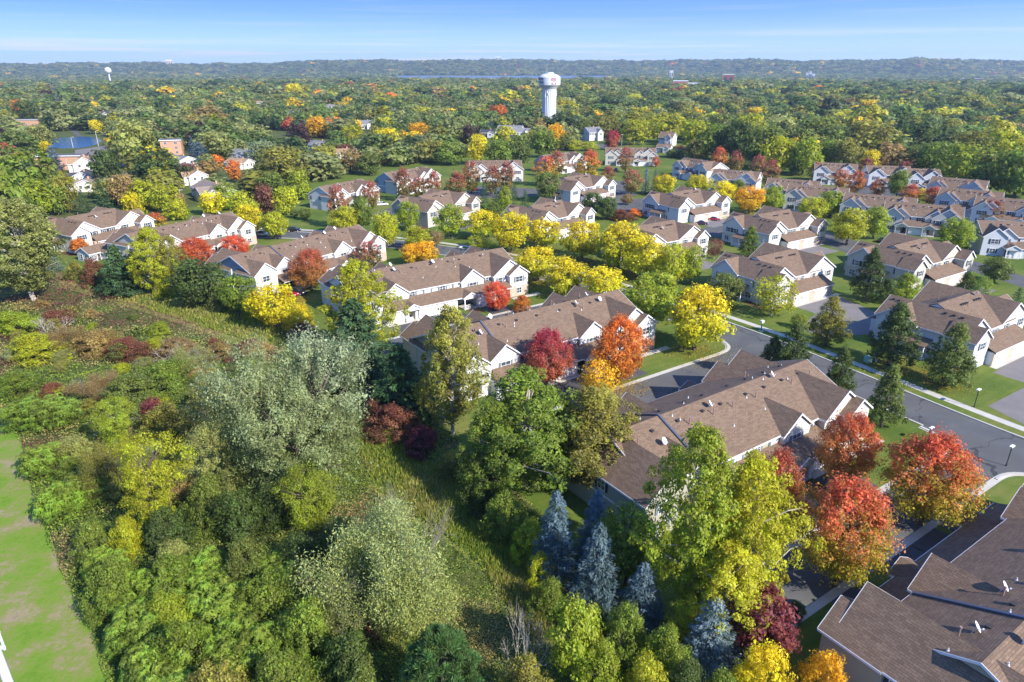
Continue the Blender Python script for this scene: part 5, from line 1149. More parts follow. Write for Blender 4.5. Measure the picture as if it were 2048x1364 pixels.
# --- scrub shrubs placed one by one
S = 'in the scrub field'
for a in (
    (215, 1215, 1135, 110, 'sumac', 'sumac'), (300, 1200, 1120, 125, 'bush', 'green'), (395, 1185, 1100, 130, 'sumac', 'sumac'), (490, 1170, 1085, 130, 'bush', 'mid'), (240, 1285, 1200, 125, 'sumac', 'sumac'), (335, 1275, 1195, 120, 'bush', 'lime'), (440, 1260, 1160, 150, 'sumac', 'sumac'), (545, 1245, 1150, 140, 'bush', 'green'), (270, 1365, 1270, 130, 'sumac', 'sumac'), (370, 1360, 1255, 150, 'bush', 'green'), (480, 1345, 1235, 155, 'sumac', 'sumac'), (585, 1320, 1235, 120, 'bush', 'green'), (320, 1440, 1340, 150, 'sumac', 'sumac'), (440, 1440, 1340, 150, 'bush', 'olive'), (560, 1420, 1315, 150, 'bush', 'green'), (170, 1150, 1090, 90, 'sumac', 'sumac'), (560, 1170, 1100, 100, 'sumac', 'sumac'),
    (620, 1330, 1215, 150, 'bush', 'green'), (705, 1390, 1275, 150, 'bush', 'dark'), (190, 1215, 1120, 110, 'bush', 'green'), (150, 1120, 1050, 90, 'bush', 'green'), (215, 1110, 1040, 75, 'bush', 'yelgr'), (120, 1030, 960, 95, 'sumac', 'sumac'), (175, 1000, 925, 100, 'sumac', 'sumac'), (85, 945, 880, 90, 'sumac', 'sumac'), (150, 925, 850, 100, 'bush', 'sage'), (50, 850, 790, 90, 'sumac', 'sumac'), (110, 850, 780, 95, 'sumac', 'sumac'), (25, 790, 725, 90, 'bush', 'green'),
    (215, 990, 880, 110, 'willow', 'olive'), (330, 880, 770, 120, 'bush', 'olive'), (250, 820, 720, 130, 'bush', 'mid'), (330, 790, 690, 130, 'bush', 'green'), (420, 830, 720, 120, 'bush', 'olive'), (395, 740, 655, 110, 'willow', 'sage'), (180, 800, 720, 110, 'willow', 'tan'), (60, 720, 640, 120, 'bush', 'yelgr'), (120, 700, 625, 100, 'willow', 'tan'), (20, 670, 600, 100, 'bush', 'lime'), (190, 705, 640, 110, 'bush', 'tan'),
    (305, 850, 765, 60, 'bush', 'plum'), (100, 800, 750, 60, 'bush', 'rust'), (250, 715, 655, 95, 'bush', 'rust'), (110, 655, 605, 80, 'bush', 'rust'), (520, 722, 668, 110, 'bush', 'tan'), (440, 715, 670, 80, 'bush', 'tan'), (590, 760, 680, 120, 'bush', 'lime'), (500, 770, 690, 110, 'bush', 'green'), (670, 760, 690, 90, 'bush', 'green'), (345, 715, 660, 90, 'bush', 'tan'), (318, 668, 632, 55, 'bush', 'lime'),
    (790, 870, 785, 125, 'bush', 'rust'), (840, 900, 830, 90, 'bush', 'plum'), (750, 840, 775, 70, 'bush', 'rust'), (605, 680, 630, 70, 'bush', 'plum'), (630, 720, 660, 70, 'bush', 'rust'), (500, 700, 670, 60, 'bush', 'plum'),
    (330, 1095, 1020, 120, 'bush', 'dark'), (480, 1080, 990, 130, 'bush', 'dark'), (420, 1050, 960, 110, 'bush', 'mid'), (540, 1060, 975, 90, 'bush', 'dark'), (690, 1130, 1040, 110, 'bush', 'dark'), (600, 1150, 1075, 100, 'bush', 'dark'), (660, 1240, 1160, 100, 'bush', 'mid'), (350, 1150, 1085, 90, 'bush', 'sage'),
    (960, 1010, 920, 110, 'bush', 'dark'), (1010, 1075, 990, 110, 'bush', 'green'), (1060, 1110, 1040, 80, 'bush', 'lime'), (910, 950, 880, 90, 'bush', 'olive'), (1080, 1170, 1110, 70, 'bush', 'yelgr'), (1100, 1230, 1160, 80, 'bush', 'green'),
    (1255, 1330, 1220, 115, 'bush', 'green'), (1330, 1370, 1260, 120, 'bush', 'green'), (1200, 1400, 1290, 120, 'bush', 'lime'), (1290, 1430, 1320, 120, 'bush', 'yelgr'), (1370, 1430, 1330, 110, 'bush', 'dark'), (1200, 1290, 1225, 80, 'bush', 'dark'), (1370, 1290, 1220, 90, 'bush', 'yelgr'), (1050, 1430, 1320, 130, 'bush', 'olive'), (1440, 1430, 1350, 100, 'bush', 'green'), (1590, 1240, 1205, 45, 'bush', 'dark'), (730, 1420, 1330, 120, 'bush', 'mid'),
    (345, 735, 655, 90, 'bare', 'tan'), (95, 670, 600, 90, 'bare', 'tan'), (380, 850, 780, 70, 'bare', 'tan'), (1240, 1330, 1230, 70, 'bare', 'tan'), (640, 860, 810, 60, 'bush', 'rust'), (740, 1290, 1250, 40, 'bush', 'plum'),
): tree(*a, where=S)
def scatter_shrubs():
    r = random.Random(31); got = 0; pts = []
    mead = [(110, 545), (300, 566), (450, 606), (560, 646), (640, 685), (590, 706), (480, 690), (400, 662), (300, 628), (200, 596), (120, 575)]
    while got < 75:
        v = r.uniform(610, 1010); u = r.uniform(0, 720); x0 = np.interp(v, [560, 640, 700, 840, 910], [100, 560, 700, 720, 720]); lo = np.interp(v, [780, 815, 890, 965, 1070], [-20, 10, 55, 70, 105])
        if not (lo < u < x0) or bool(inpoly(np.array([u]), np.array([v - 12]), mead)[0]) or any(abs(u - a) < 26 and abs(v - b) < 18 for a, b in pts): continue
        if 420 < u < 760 and v > 790: continue
        pts.append((u, v)); f = (v - 500) / 400; w = r.uniform(38, 72) * (0.5 + 0.55 * f); hgt = w * r.uniform(0.45, 0.7)
        c = r.choice(('olive', 'olive', 'tan', 'sage', 'mid', 'yelgr', 'rust', 'lime', 'tan', 'green', 'willow', 'mid') if v < 760 else ('olive', 'green', 'mid', 'sage', 'yelgr', 'green', 'rust', 'tan', 'willow'))
        tree(u, v, v - hgt, w, r.choice(('bush', 'bush', 'bush', 'willow', 'wispy') if c != 'rust' else ('bush',)), c, where=S); got += 1
# --- belt along the back of the first rows
F = 'along the field edge by the first rows'
for a in ((235, 590, 490, 100, 'wpine', 'conifer'), (300, 590, 455, 95, 'poplar', 'yelgr'), (345, 585, 470, 70, 'poplar', 'olive'), (270, 575, 505, 80, 'wpine', 'conifer'), (395, 612, 520, 118, 'ash', 'dark'), (475, 630, 553, 80, 'ash', 'green'), (328, 595, 540, 46, 'bush', 'yelgr'), (548, 655, 572, 100, 'ash', 'yellow'), (600, 665, 612, 76, 'bush', 'yellow'), (440, 620, 565, 60, 'bush', 'sage'), (185, 570, 520, 50, 'bush', 'rust'), (150, 560, 525, 45, 'bush', 'olive'), (510, 640, 585, 60, 'bush', 'lime')): tree(*a, where=F)
for a in ((157, 510, 478, 40, 'ash', 'orange', 'small round orange tree on the first quad lawn'), (390, 535, 478, 78, 'maple', 'redor', 'blazing orange red maple before the cream row'), (470, 518, 472, 60, 'maple', 'redor', 'second orange red maple before the cream row porch'), (310, 460, 428, 48, 'red', 'maple', 'pink red maple at the first quad gable'),
          (620, 580, 500, 80, 'maple', 'maple2', 'dark red maple before the blue gabled row'), (735, 545, 482, 62, 'red', 'fade', 'fading maple at the right end of the blue gabled row'),
          (993, 622, 565, 58, 'maple', 'redor', 'small pinkish red maple before the second white row porch'), (1045, 620, 592, 44, 'bush', 'orange', 'orange shrub beside the navy car'), (1095, 770, 662, 98, 'maple', 'crimson', 'crimson maple before the garage row'), (1240, 768, 638, 120, 'maple', 'orange', 'vivid orange maple beside the lane drive'),
          (1195, 810, 722, 100, 'wispy', 'gold', 'thin yellow tree below the vivid orange maple'), (1395, 700, 578, 138, 'ash', 'streety', 'biggest bright yellow tree at the lane corner'), (1308, 655, 548, 120, 'ash', 'lime', 'green and yellow tree next to the biggest yellow one'),
          (850, 528, 483, 60, 'ash', 'gold', 'golden tree behind the second white row, right of its twin'), (822, 530, 490, 50, 'ash', 'gold', 'golden tree behind the second white row, left of its twin'),
          (1585, 775, 645, 96, 'pear', 'dark', 'cone shaped dark tree right behind the cream row roof'), (1545, 760, 672, 70, 'pear', 'dark', 'lower dark tree beside the cone shaped one'), (1680, 800, 693, 76, 'pear', 'dark', 'narrow dark tree on the street verge behind the cream row'), (1775, 852, 733, 92, 'pear', 'mid', 'olive topped tree on the corner lawn by the street'),
          (1908, 772, 648, 112, 'pear', 'mid', 'tall brownish green pear tree at the white quad corner'), (1790, 730, 608, 110, 'pear', 'dark', 'big dark pear tree before the white quad porch'), (1660, 690, 593, 90, 'pear', 'olive', 'olive pear tree between the two driveways'), (1742, 602, 498, 80, 'pear', 'dark', 'tall cone shaped dark pear before the beige quad'),
          (1450, 612, 550, 80, 'ash', 'mid', 'round green tree at the white quad porch corner'), (1548, 632, 552, 96, 'wispy', 'yelgr', 'thin leaning tree before the white quad wall'), (1815, 596, 550, 70, 'bush', 'lime', 'round lime shrub between beige quad and white quad'), (1500, 515, 453, 50, 'pear', 'green', 'bright green conical tree by the cream quad side'), (1995, 566, 516, 62, 'ash', 'mid', 'small round tree on the inner lane island'), (1935, 588, 545, 48, 'pear', 'mid', 'dark shrub tree at the beige quad garage'), (1965, 600, 560, 50, 'wispy', 'green', 'slender young tree on the island lawn'), (2035, 625, 575, 50, 'sprucem', 'conifer', 'dark small spruce by the island drive'), (1775, 605, 560, 40, 'bush', 'dark', 'dark shrub beside the tall cone shaped pear'), (1690, 725, 700, 20, 'bush', 'lime', 'small yellow shrub by the porch bed'), (1600, 655, 630, 40, 'bush', 'lime', 'low lime shrub at the thin tree')): tree(*a)
# --- the curving street
Y = 'lining the curving street'
for a in ((1200, 605, 538, 98, 'ash', 'streety'), (1128, 592, 518, 88, 'ash', 'streety'), (1075, 562, 496, 78, 'ash', 'streety'), (1165, 522, 443, 80, 'ash', 'streety'), (1240, 540, 448, 92, 'ash', 'streety'), (1288, 556, 473, 90, 'ash', 'streety'), (1345, 570, 490, 66, 'ash', 'yelgr'), (1385, 570, 495, 46, 'ash', 'lime'), (1022, 505, 426, 74, 'ash', 'yellow'), (1085, 497, 440, 70, 'ash', 'streety'), (965, 478, 422, 66, 'ash', 'streety'), (832, 500, 453, 56, 'ash', 'yelgr'), (768, 498, 426, 58, 'ash', 'yelgr'), (690, 470, 415, 56, 'ash', 'yelgr'), (548, 478, 424, 54, 'ash', 'yelgr'), (815, 462, 403, 42, 'ash', 'lime'), (902, 478, 411, 58, 'ash', 'lime'), (722, 462, 395, 48, 'ash', 'green'), (610, 440, 415, 24, 'ash', 'mid'), (588, 436, 418, 20, 'ash', 'mid'), (870, 492, 462, 36, 'wispy', 'tan'), (960, 500, 468, 46, 'wispy', 'yelgr')): tree(*a, where=Y)
# --- estate interior
E = 'among the estate courts'
for a in ((676, 456, 370, 46, 'red', 'fade'), (742, 420, 364, 40, 'red', 'fade'), (806, 402, 338, 40, 'red', 'fade'), (838, 400, 354, 42, 'red', 'fade'), (868, 400, 345, 36, 'red', 'fade'), (912, 412, 345, 46, 'red', 'fade'), (942, 388, 322, 42, 'red', 'fade'), (985, 392, 334, 40, 'red', 'fade'), (1012, 388, 326, 40, 'red', 'fade'),
          (1092, 372, 312, 48, 'red', 'maple'), (1112, 355, 304, 40, 'red', 'fade'), (1177, 368, 302, 52, 'red', 'maple'), (1160, 360, 325, 26, 'red', 'maple2'), (1252, 345, 296, 36, 'red', 'fade'), (1216, 376, 334, 34, 'red', 'fade'), (1264, 390, 338, 44, 'red', 'fade'), (1312, 334, 314, 18, 'red', 'redor'),
          (1385, 318, 284, 30, 'red', 'fade'), (1360, 312, 290, 20, 'red', 'crimson'), (1438, 345, 296, 36, 'red', 'maple2'), (1472, 350, 303, 32, 'red', 'fade'), (1516, 360, 310, 38, 'red', 'fade'), (1540, 378, 322, 42, 'red', 'fade'), (1632, 362, 326, 34, 'red', 'maple'), (1682, 378, 338, 34, 'red', 'maple2'), (1712, 390, 344, 42, 'red', 'maple2'), (1730, 355, 318, 38, 'red', 'fade'), (1758, 393, 358, 36, 'red', 'maple2'), (1820, 408, 370, 42, 'red', 'maple2'), (1868, 412, 375, 50, 'red', 'maple2'), (1808, 355, 322, 36, 'red', 'fade'), (1980, 448, 403, 60, 'red', 'fade'), (1842, 404, 378, 26, 'red', 'streety'), (1890, 382, 366, 30, 'red', 'rust'),
          (1330, 392, 350, 52, 'ash', 'streety'), (1395, 388, 350, 52, 'ash', 'streety'), (1447, 416, 364, 54, 'ash', 'yellow'), (1500, 428, 374, 62, 'ash', 'gold'), (1548, 425, 372, 50, 'ash', 'lime'), (1475, 400, 360, 34, 'ash', 'green'), (1622, 445, 395, 58, 'ash', 'yelgr'), (1662, 435, 382, 56, 'ash', 'lime'), (1700, 490, 420, 80, 'ash', 'yelgr'), (1752, 478, 415, 60, 'ash', 'lime'), (1910, 502, 438, 78, 'ash', 'lime'), (1798, 396, 342, 44, 'ash', 'green'), (1140, 385, 350, 34, 'ash', 'dark'), (1125, 400, 368, 40, 'ash', 'lime'), (1010, 425, 375, 30, 'ash', 'lime'), (1092, 405, 345, 50, 'ash', 'mid'), (1185, 432, 385, 50, 'ash', 'dark'), (1215, 440, 395, 48, 'ash', 'dark'), (1350, 315, 298, 46, 'ash', 'mid'), (1255, 410, 388, 26, 'ash', 'tan'), (1430, 518, 478, 38, 'wispy', 'rust'), (1268, 432, 418, 40, 'bush', 'orange'), (1240, 440, 420, 60, 'bush', 'rust'), (985, 430, 405, 40, 'bush', 'mid'), (955, 420, 395, 34, 'bush', 'olive'),
          (1292, 388, 334, 26, 'sprucem', 'spruce'), (1310, 388, 338, 24, 'sprucem', 'spruce'), (1350, 440, 410, 24, 'sprucem', 'palespruce'), (1330, 440, 418, 20, 'sprucem', 'conifer'), (1306, 425, 405, 18, 'sprucem', 'conifer'), (968, 405, 362, 26, 'sprucem', 'conifer'), (992, 425, 372, 28, 'sprucem', 'conifer'), (1025, 420, 375, 24, 'sprucem', 'conifer'), (1050, 420, 378, 30, 'sprucem', 'conifer'), (1030, 400, 358, 18, 'sprucem', 'conifer'), (1915, 420, 378, 40, 'sprucem', 'conifer'), (1590, 352, 320, 30, 'ash', 'dark'), (1525, 505, 475, 18, 'sprucem', 'palespruce'), (615, 490, 470, 14, 'bush', 'rust')): tree(*a, where=E)
# --- noted trees in the woods
Wd_ = 'in the woods beyond the estate'
for a in ((632, 276, 234, 56, 'oak', 'gold'), (838, 288, 246, 58, 'oak', 'gold'), (775, 300, 256, 64, 'oak', 'yellow'), (706, 294, 250, 62, 'oak', 'yelgr'), (998, 248, 211, 46, 'oak', 'orange'), (590, 206, 168, 40, 'oak', 'yellow'), (560, 372, 294, 112, 'oak', 'olive'), (310, 372, 298, 104, 'oak', 'dark'), (310, 345, 296, 80, 'oak', 'yellow'), (215, 376, 302, 68, 'oak', 'dark'), (268, 338, 240, 96, 'oak', 'sage'), (600, 300, 245, 52, 'oak', 'maroon'), (940, 305, 250, 44, 'oak', 'maroon'), (955, 330, 270, 44, 'oak', 'yellow'),
          (1000, 330, 280, 60, 'oak', 'green'), (1040, 325, 268, 60, 'oak', 'mid'), (1085, 315, 262, 60, 'oak', 'green'), (1110, 300, 248, 42, 'oak', 'gold'), (900, 330, 285, 66, 'oak', 'green'), (860, 325, 280, 70, 'oak', 'olive'), (650, 345, 290, 80, 'oak', 'olive'), (700, 345, 300, 60, 'oak', 'tan'), (740, 350, 305, 60, 'oak', 'mid'), (690, 310, 288, 40, 'oak', 'rust'), (430, 320, 262, 90, 'oak', 'sage'), (500, 300, 250, 90, 'oak', 'sage'), (400, 330, 282, 60, 'sprucem', 'spruce'), (385, 325, 272, 36, 'sprucem', 'spruce'), (525, 325, 282, 60, 'oak', 'silver'), (470, 365, 322, 36, 'oak', 'orange'), (375, 365, 328, 46, 'oak', 'rust'),
          (50, 410, 300, 120, 'oak', 'green'), (60, 440, 360, 110, 'oak', 'lime'), (110, 430, 370, 60, 'oak', 'green'), (165, 430, 378, 40, 'sprucem', 'conifer'), (205, 440, 360, 60, 'sprucem', 'conifer'), (130, 425, 350, 50, 'oak', 'olive'), (250, 415, 350, 60, 'oak', 'tan'), (290, 420, 360, 70, 'oak', 'yelgr'), (330, 425, 370, 60, 'oak', 'yelgr'), (105, 342, 290, 50, 'sprucem', 'spruce'), (185, 360, 308, 26, 'sprucem', 'spruce'), (265, 450, 385, 50, 'oak', 'yellow'), (355, 440, 400, 50, 'oak', 'yelgr'), (420, 430, 385, 56, 'oak', 'yellow'), (485, 460, 385, 64, 'oak', 'yelgr'), (495, 475, 410, 56, 'ash', 'yellow'), (450, 420, 370, 60, 'oak', 'lime'), (530, 430, 370, 50, 'oak', 'rust'), (570, 430, 375, 50, 'oak', 'yelgr'), (545, 400, 345, 60, 'oak', 'mid'), (600, 400, 340, 50, 'oak', 'lime'), (360, 420, 385, 30, 'oak', 'tan'), (80, 300, 250, 60, 'oak', 'sage'), (30, 320, 262, 70, 'oak', 'mid'), (12, 300, 270, 40, 'oak', 'plum'), (90, 305, 283, 26, 'oak', 'yellow'), (190, 268, 240, 30, 'oak', 'yellow'), (155, 258, 215, 50, 'oak', 'dark'), (110, 245, 205, 56, 'oak', 'dark'), (50, 245, 200, 50, 'oak', 'dark'), (40, 240, 200, 34, 'oak', 'orange'), (130, 250, 222, 30, 'oak', 'maroon'), (95, 205, 180, 34, 'oak', 'maroon'), (160, 215, 192, 28, 'oak', 'rust'), (42, 245, 222, 16, 'sprucem', 'palespruce'),
          (1020, 262, 228, 26, 'sprucem', 'spruce'), (982, 268, 232, 22, 'sprucem', 'spruce'), (1225, 300, 262, 36, 'oak', 'crimson'), (1180, 302, 284, 36, 'oak', 'yelgr'), (1150, 302, 280, 36, 'oak', 'yelgr'), (1130, 300, 268, 40, 'oak', 'mid'), (1215, 275, 232, 60, 'oak', 'olive'), (1170, 278, 238, 40, 'oak', 'mid'),
          (1270, 290, 238, 70, 'oak', 'yelgr'), (1330, 285, 228, 80, 'oak', 'yelgr'), (1390, 300, 240, 76, 'oak', 'yelgr'), (1430, 320, 250, 80, 'oak', 'green'), (1480, 325, 240, 80, 'oak', 'dark'), (1400, 320, 278, 50, 'oak', 'olive'), (1530, 335, 250, 90, 'oak', 'mid'), (1560, 345, 275, 80, 'oak', 'yelgr'), (1610, 350, 275, 76, 'oak', 'lime'), (1590, 330, 255, 80, 'oak', 'mid'), (1655, 335, 280, 60, 'oak', 'green'), (1690, 340, 278, 70, 'oak', 'olive'), (1740, 345, 300, 46, 'oak', 'yellow'), (1780, 340, 288, 70, 'oak', 'tan'), (1830, 340, 290, 70, 'oak', 'mid'), (1870, 350, 285, 90, 'oak', 'green'), (1925, 365, 288, 90, 'oak', 'lime'), (1980, 385, 300, 100, 'oak', 'green'), (2040, 395, 300, 110, 'oak', 'green'), (1890, 345, 320, 40, 'oak', 'yellow'), (2010, 345, 262, 90, 'oak', 'yelgr'), (1950, 330, 265, 80, 'oak', 'olive'), (1735, 315, 240, 110, 'oak', 'olive'), (1640, 300, 235, 100, 'oak', 'mid'), (1500, 300, 228, 80, 'oak', 'yelgr'), (1840, 310, 240, 90, 'oak', 'dark'), (1560, 290, 232, 70, 'oak', 'sage'), (1440, 280, 228, 70, 'oak', 'mid')): tree(*a, where=Wd_)
print('planted', len(TREEPOS))

# ------------------------------------------------------------------ undergrowth of the scrub field (nobody could count it)
def inpoly(x, y, poly):
    x = np.asarray(x); y = np.asarray(y); c = np.zeros(x.shape, bool); n = len(poly)
    for i in range(n):
        (x0, y0), (x1, y1) = poly[i][:2], poly[(i + 1) % n][:2]
        c ^= ((y0 > y) != (y1 > y)) & (x < (x1 - x0) * (y - y0) / ((y1 - y0) if y1 != y0 else 1e-9) + x0)
    return c
def unproj(u, v):
    x = (u - 1024) / FPX; y = -(v - 682) / FPX; dy = cp + y * sp_; dz = -sp_ + y * cp; t = -CAMH / dz
    return x * t, dy * t
BRUSH = [(-80, 560), (120, 545), (300, 565), (450, 603), (560, 643), (640, 680), (700, 700), (860, 838), (945, 910), (1070, 1020), (1240, 1240), (1345, 1420), (230, 1420), (180, 1262), (125, 1150), (98, 1070), (60, 965), (45, 890), (-10, 815), (-80, 780)]
MEADOW = [[(125, 548), (300, 570), (450, 610), (560, 650), (625, 690), (560, 700), (420, 660), (300, 620), (200, 590)], [(720, 840), (800, 880), (880, 940), (960, 1010), (1060, 1110), (1110, 1180), (1150, 1260), (1060, 1290), (960, 1130), (880, 1060), (760, 1000), (715, 900)]]
class VN:   # smooth value noise
    def __init__(s, seed): s.g = np.random.default_rng(seed).random((64, 64))
    def __call__(s, x, y):
        xi = np.floor(x).astype(int); yi = np.floor(y).astype(int); fx = x - xi; fy = y - yi; fx = fx * fx * (3 - 2 * fx); fy = fy * fy * (3 - 2 * fy); g = s.g
        a, b, c, d = g[xi % 64, yi % 64], g[(xi + 1) % 64, yi % 64], g[xi % 64, (yi + 1) % 64], g[(xi + 1) % 64, (yi + 1) % 64]
        return (a * (1 - fx) + b * fx) * (1 - fy) + (c * (1 - fx) + d * fx) * fy
V1, V2, V3 = VN(1), VN(2), VN(3)
def undergrowth():
    r = np.random.default_rng(9); n = 300000; u = r.uniform(-80, 1345, n); v = r.uniform(545, 1420, n)
    k = inpoly(u, v, BRUSH)
    for m in MEADOW: k &= ~inpoly(u, v, m)
    u, v = u[k], v[k]; x, y = unproj(u, v); n = len(x)
    d = np.hypot(x, y); hh = (0.25 + 2.1 * V1(x / 4.5, y / 4.5) ** 1.6 + 0.5 * V2(x / 1.4, y / 1.4)) * np.clip(0.35 + V3(x / 14, y / 14), 0, 1.15)
    z = hh * np.sqrt(r.uniform(0.08, 1, n)); P = np.stack([x, y, z], 1)
    Nn = unit(r.normal(size=(n, 3)) * 0.7 + np.array((0, 0, 1.0))); s = 0.0021 * np.hypot(d, CAMH) * r.uniform(0.7, 1.5, n)
    pal = np.array([(0.185, 0.255, 0.024), (0.245, 0.300, 0.034), (0.130, 0.185, 0.024), (0.320, 0.320, 0.070), (0.370, 0.290, 0.100), (0.260, 0.150, 0.075), (0.190, 0.085, 0.055)])
    q = V2(x / 9 + 5, y / 9) * 0.55 + V3(x / 3, y / 3 + 9) * 0.35 + 0.12 * r.random(n); far = np.clip((950 - v) / 350, 0, 1) * np.clip((720 - u) / 300, 0, 1)
    q = q + 0.34 * far - 0.05; idx = np.clip(np.digitize(q, [0.34, 0.46, 0.53, 0.62, 0.72, 0.82]), 0, 6); idx = np.where((idx <= 2), r.permutation(np.arange(n)) % 3, idx)
    c = pal[idx]; dat = np.stack([0.25 + 0.7 * r.random(n), z / 3, r.random(n)], 1)
    me = leaf_mesh('undergrowth', quads(P, Nn, s, s * 0.55, r), dat, LEAFA, c); o = kind(link(bpy.data.objects.new('undergrowth', me)), 'stuff'); tag(o, 'tangled green and rust undergrowth covering the scrub field', 'undergrowth')
    # tall grass
    Ps = []; 
    for m, nn in ((MEADOW[0], 30000), (MEADOW[1], 60000)):
        a = np.array(m); u = r.uniform(a[:, 0].min(), a[:, 0].max(), nn); v = r.uniform(a[:, 1].min(), a[:, 1].max(), nn); kk = inpoly(u, v, m); Ps.append(np.stack([u[kk], v[kk]], 1))
    uv = np.concatenate(Ps); x, y = unproj(uv[:, 0], uv[:, 1]); n = len(x); d = np.hypot(np.hypot(x, y), CAMH); hh = (0.5 + 0.8 * V1(x / 3, y / 3)) * r.uniform(0.6, 1.2, n)
    P = np.stack([x, y, hh * 0.45], 1); A = unit(np.stack([r.normal(size=n) * 0.28 + 0.1, r.normal(size=n) * 0.28, np.ones(n)], 1)); Nn = unit(np.cross(A, r.normal(size=(n, 3))))
    w = 0.0016 * d; c = np.array([(0.175, 0.235, 0.030), (0.225, 0.255, 0.040), (0.280, 0.265, 0.070), (0.145, 0.205, 0.028)])[np.clip((V2(x / 6, y / 6) * 3 + r.random(n)).astype(int), 0, 3)]
    me = leaf_mesh('tall_grass', quads(P, Nn, hh, w, r, axis=A), np.stack([0.2 + 0.8 * r.random(n), hh, r.random(n)], 1), LEAFA, c); o = kind(link(bpy.data.objects.new('tall_grass', me)), 'stuff'); tag(o, 'tall green grass swathes between the scrub and the townhouse rows', 'grass')
    # fallen leaves under the yellow street trees
    Q = []
    for (u, v, s) in ((1165, 525, 6), (1240, 545, 7), (1288, 560, 7), (1075, 565, 6), (1128, 595, 6), (1022, 508, 6), (1085, 500, 6), (1200, 610, 6), (1395, 705, 6), (1790, 740, 6), (1240, 775, 4), (600, 600, 4), (1500, 432, 7), (1870, 760, 5)):
        p = G(u, v); m = 1500; Q.append(np.stack([p.x + r.normal(size=m) * s * 0.6, p.y + r.normal(size=m) * s * 0.6, np.full(m, 0.05)], 1))
    P = np.concatenate(Q); n = len(P); Nn = unit(r.normal(size=(n, 3)) * 0.25 + np.array((0, 0, 1.0))); c = np.array([(0.50, 0.34, 0.03), (0.42, 0.22, 0.03), (0.35, 0.28, 0.05)])[r.integers(0, 3, n)]
    s = 0.16 + 0.0006 * np.hypot(P[:, 0], P[:, 1]); me = leaf_mesh('fallen_leaves', quads(P, Nn, s, s * 0.7, r), np.stack([r.random(n), np.zeros(n), r.random(n)], 1), LEAFA, c); o = kind(link(bpy.data.objects.new('fallen_leaves', me)), 'stuff'); tag(o, 'yellow fallen leaves scattered under the street trees', 'leaves')
scatter_shrubs()
undergrowth()

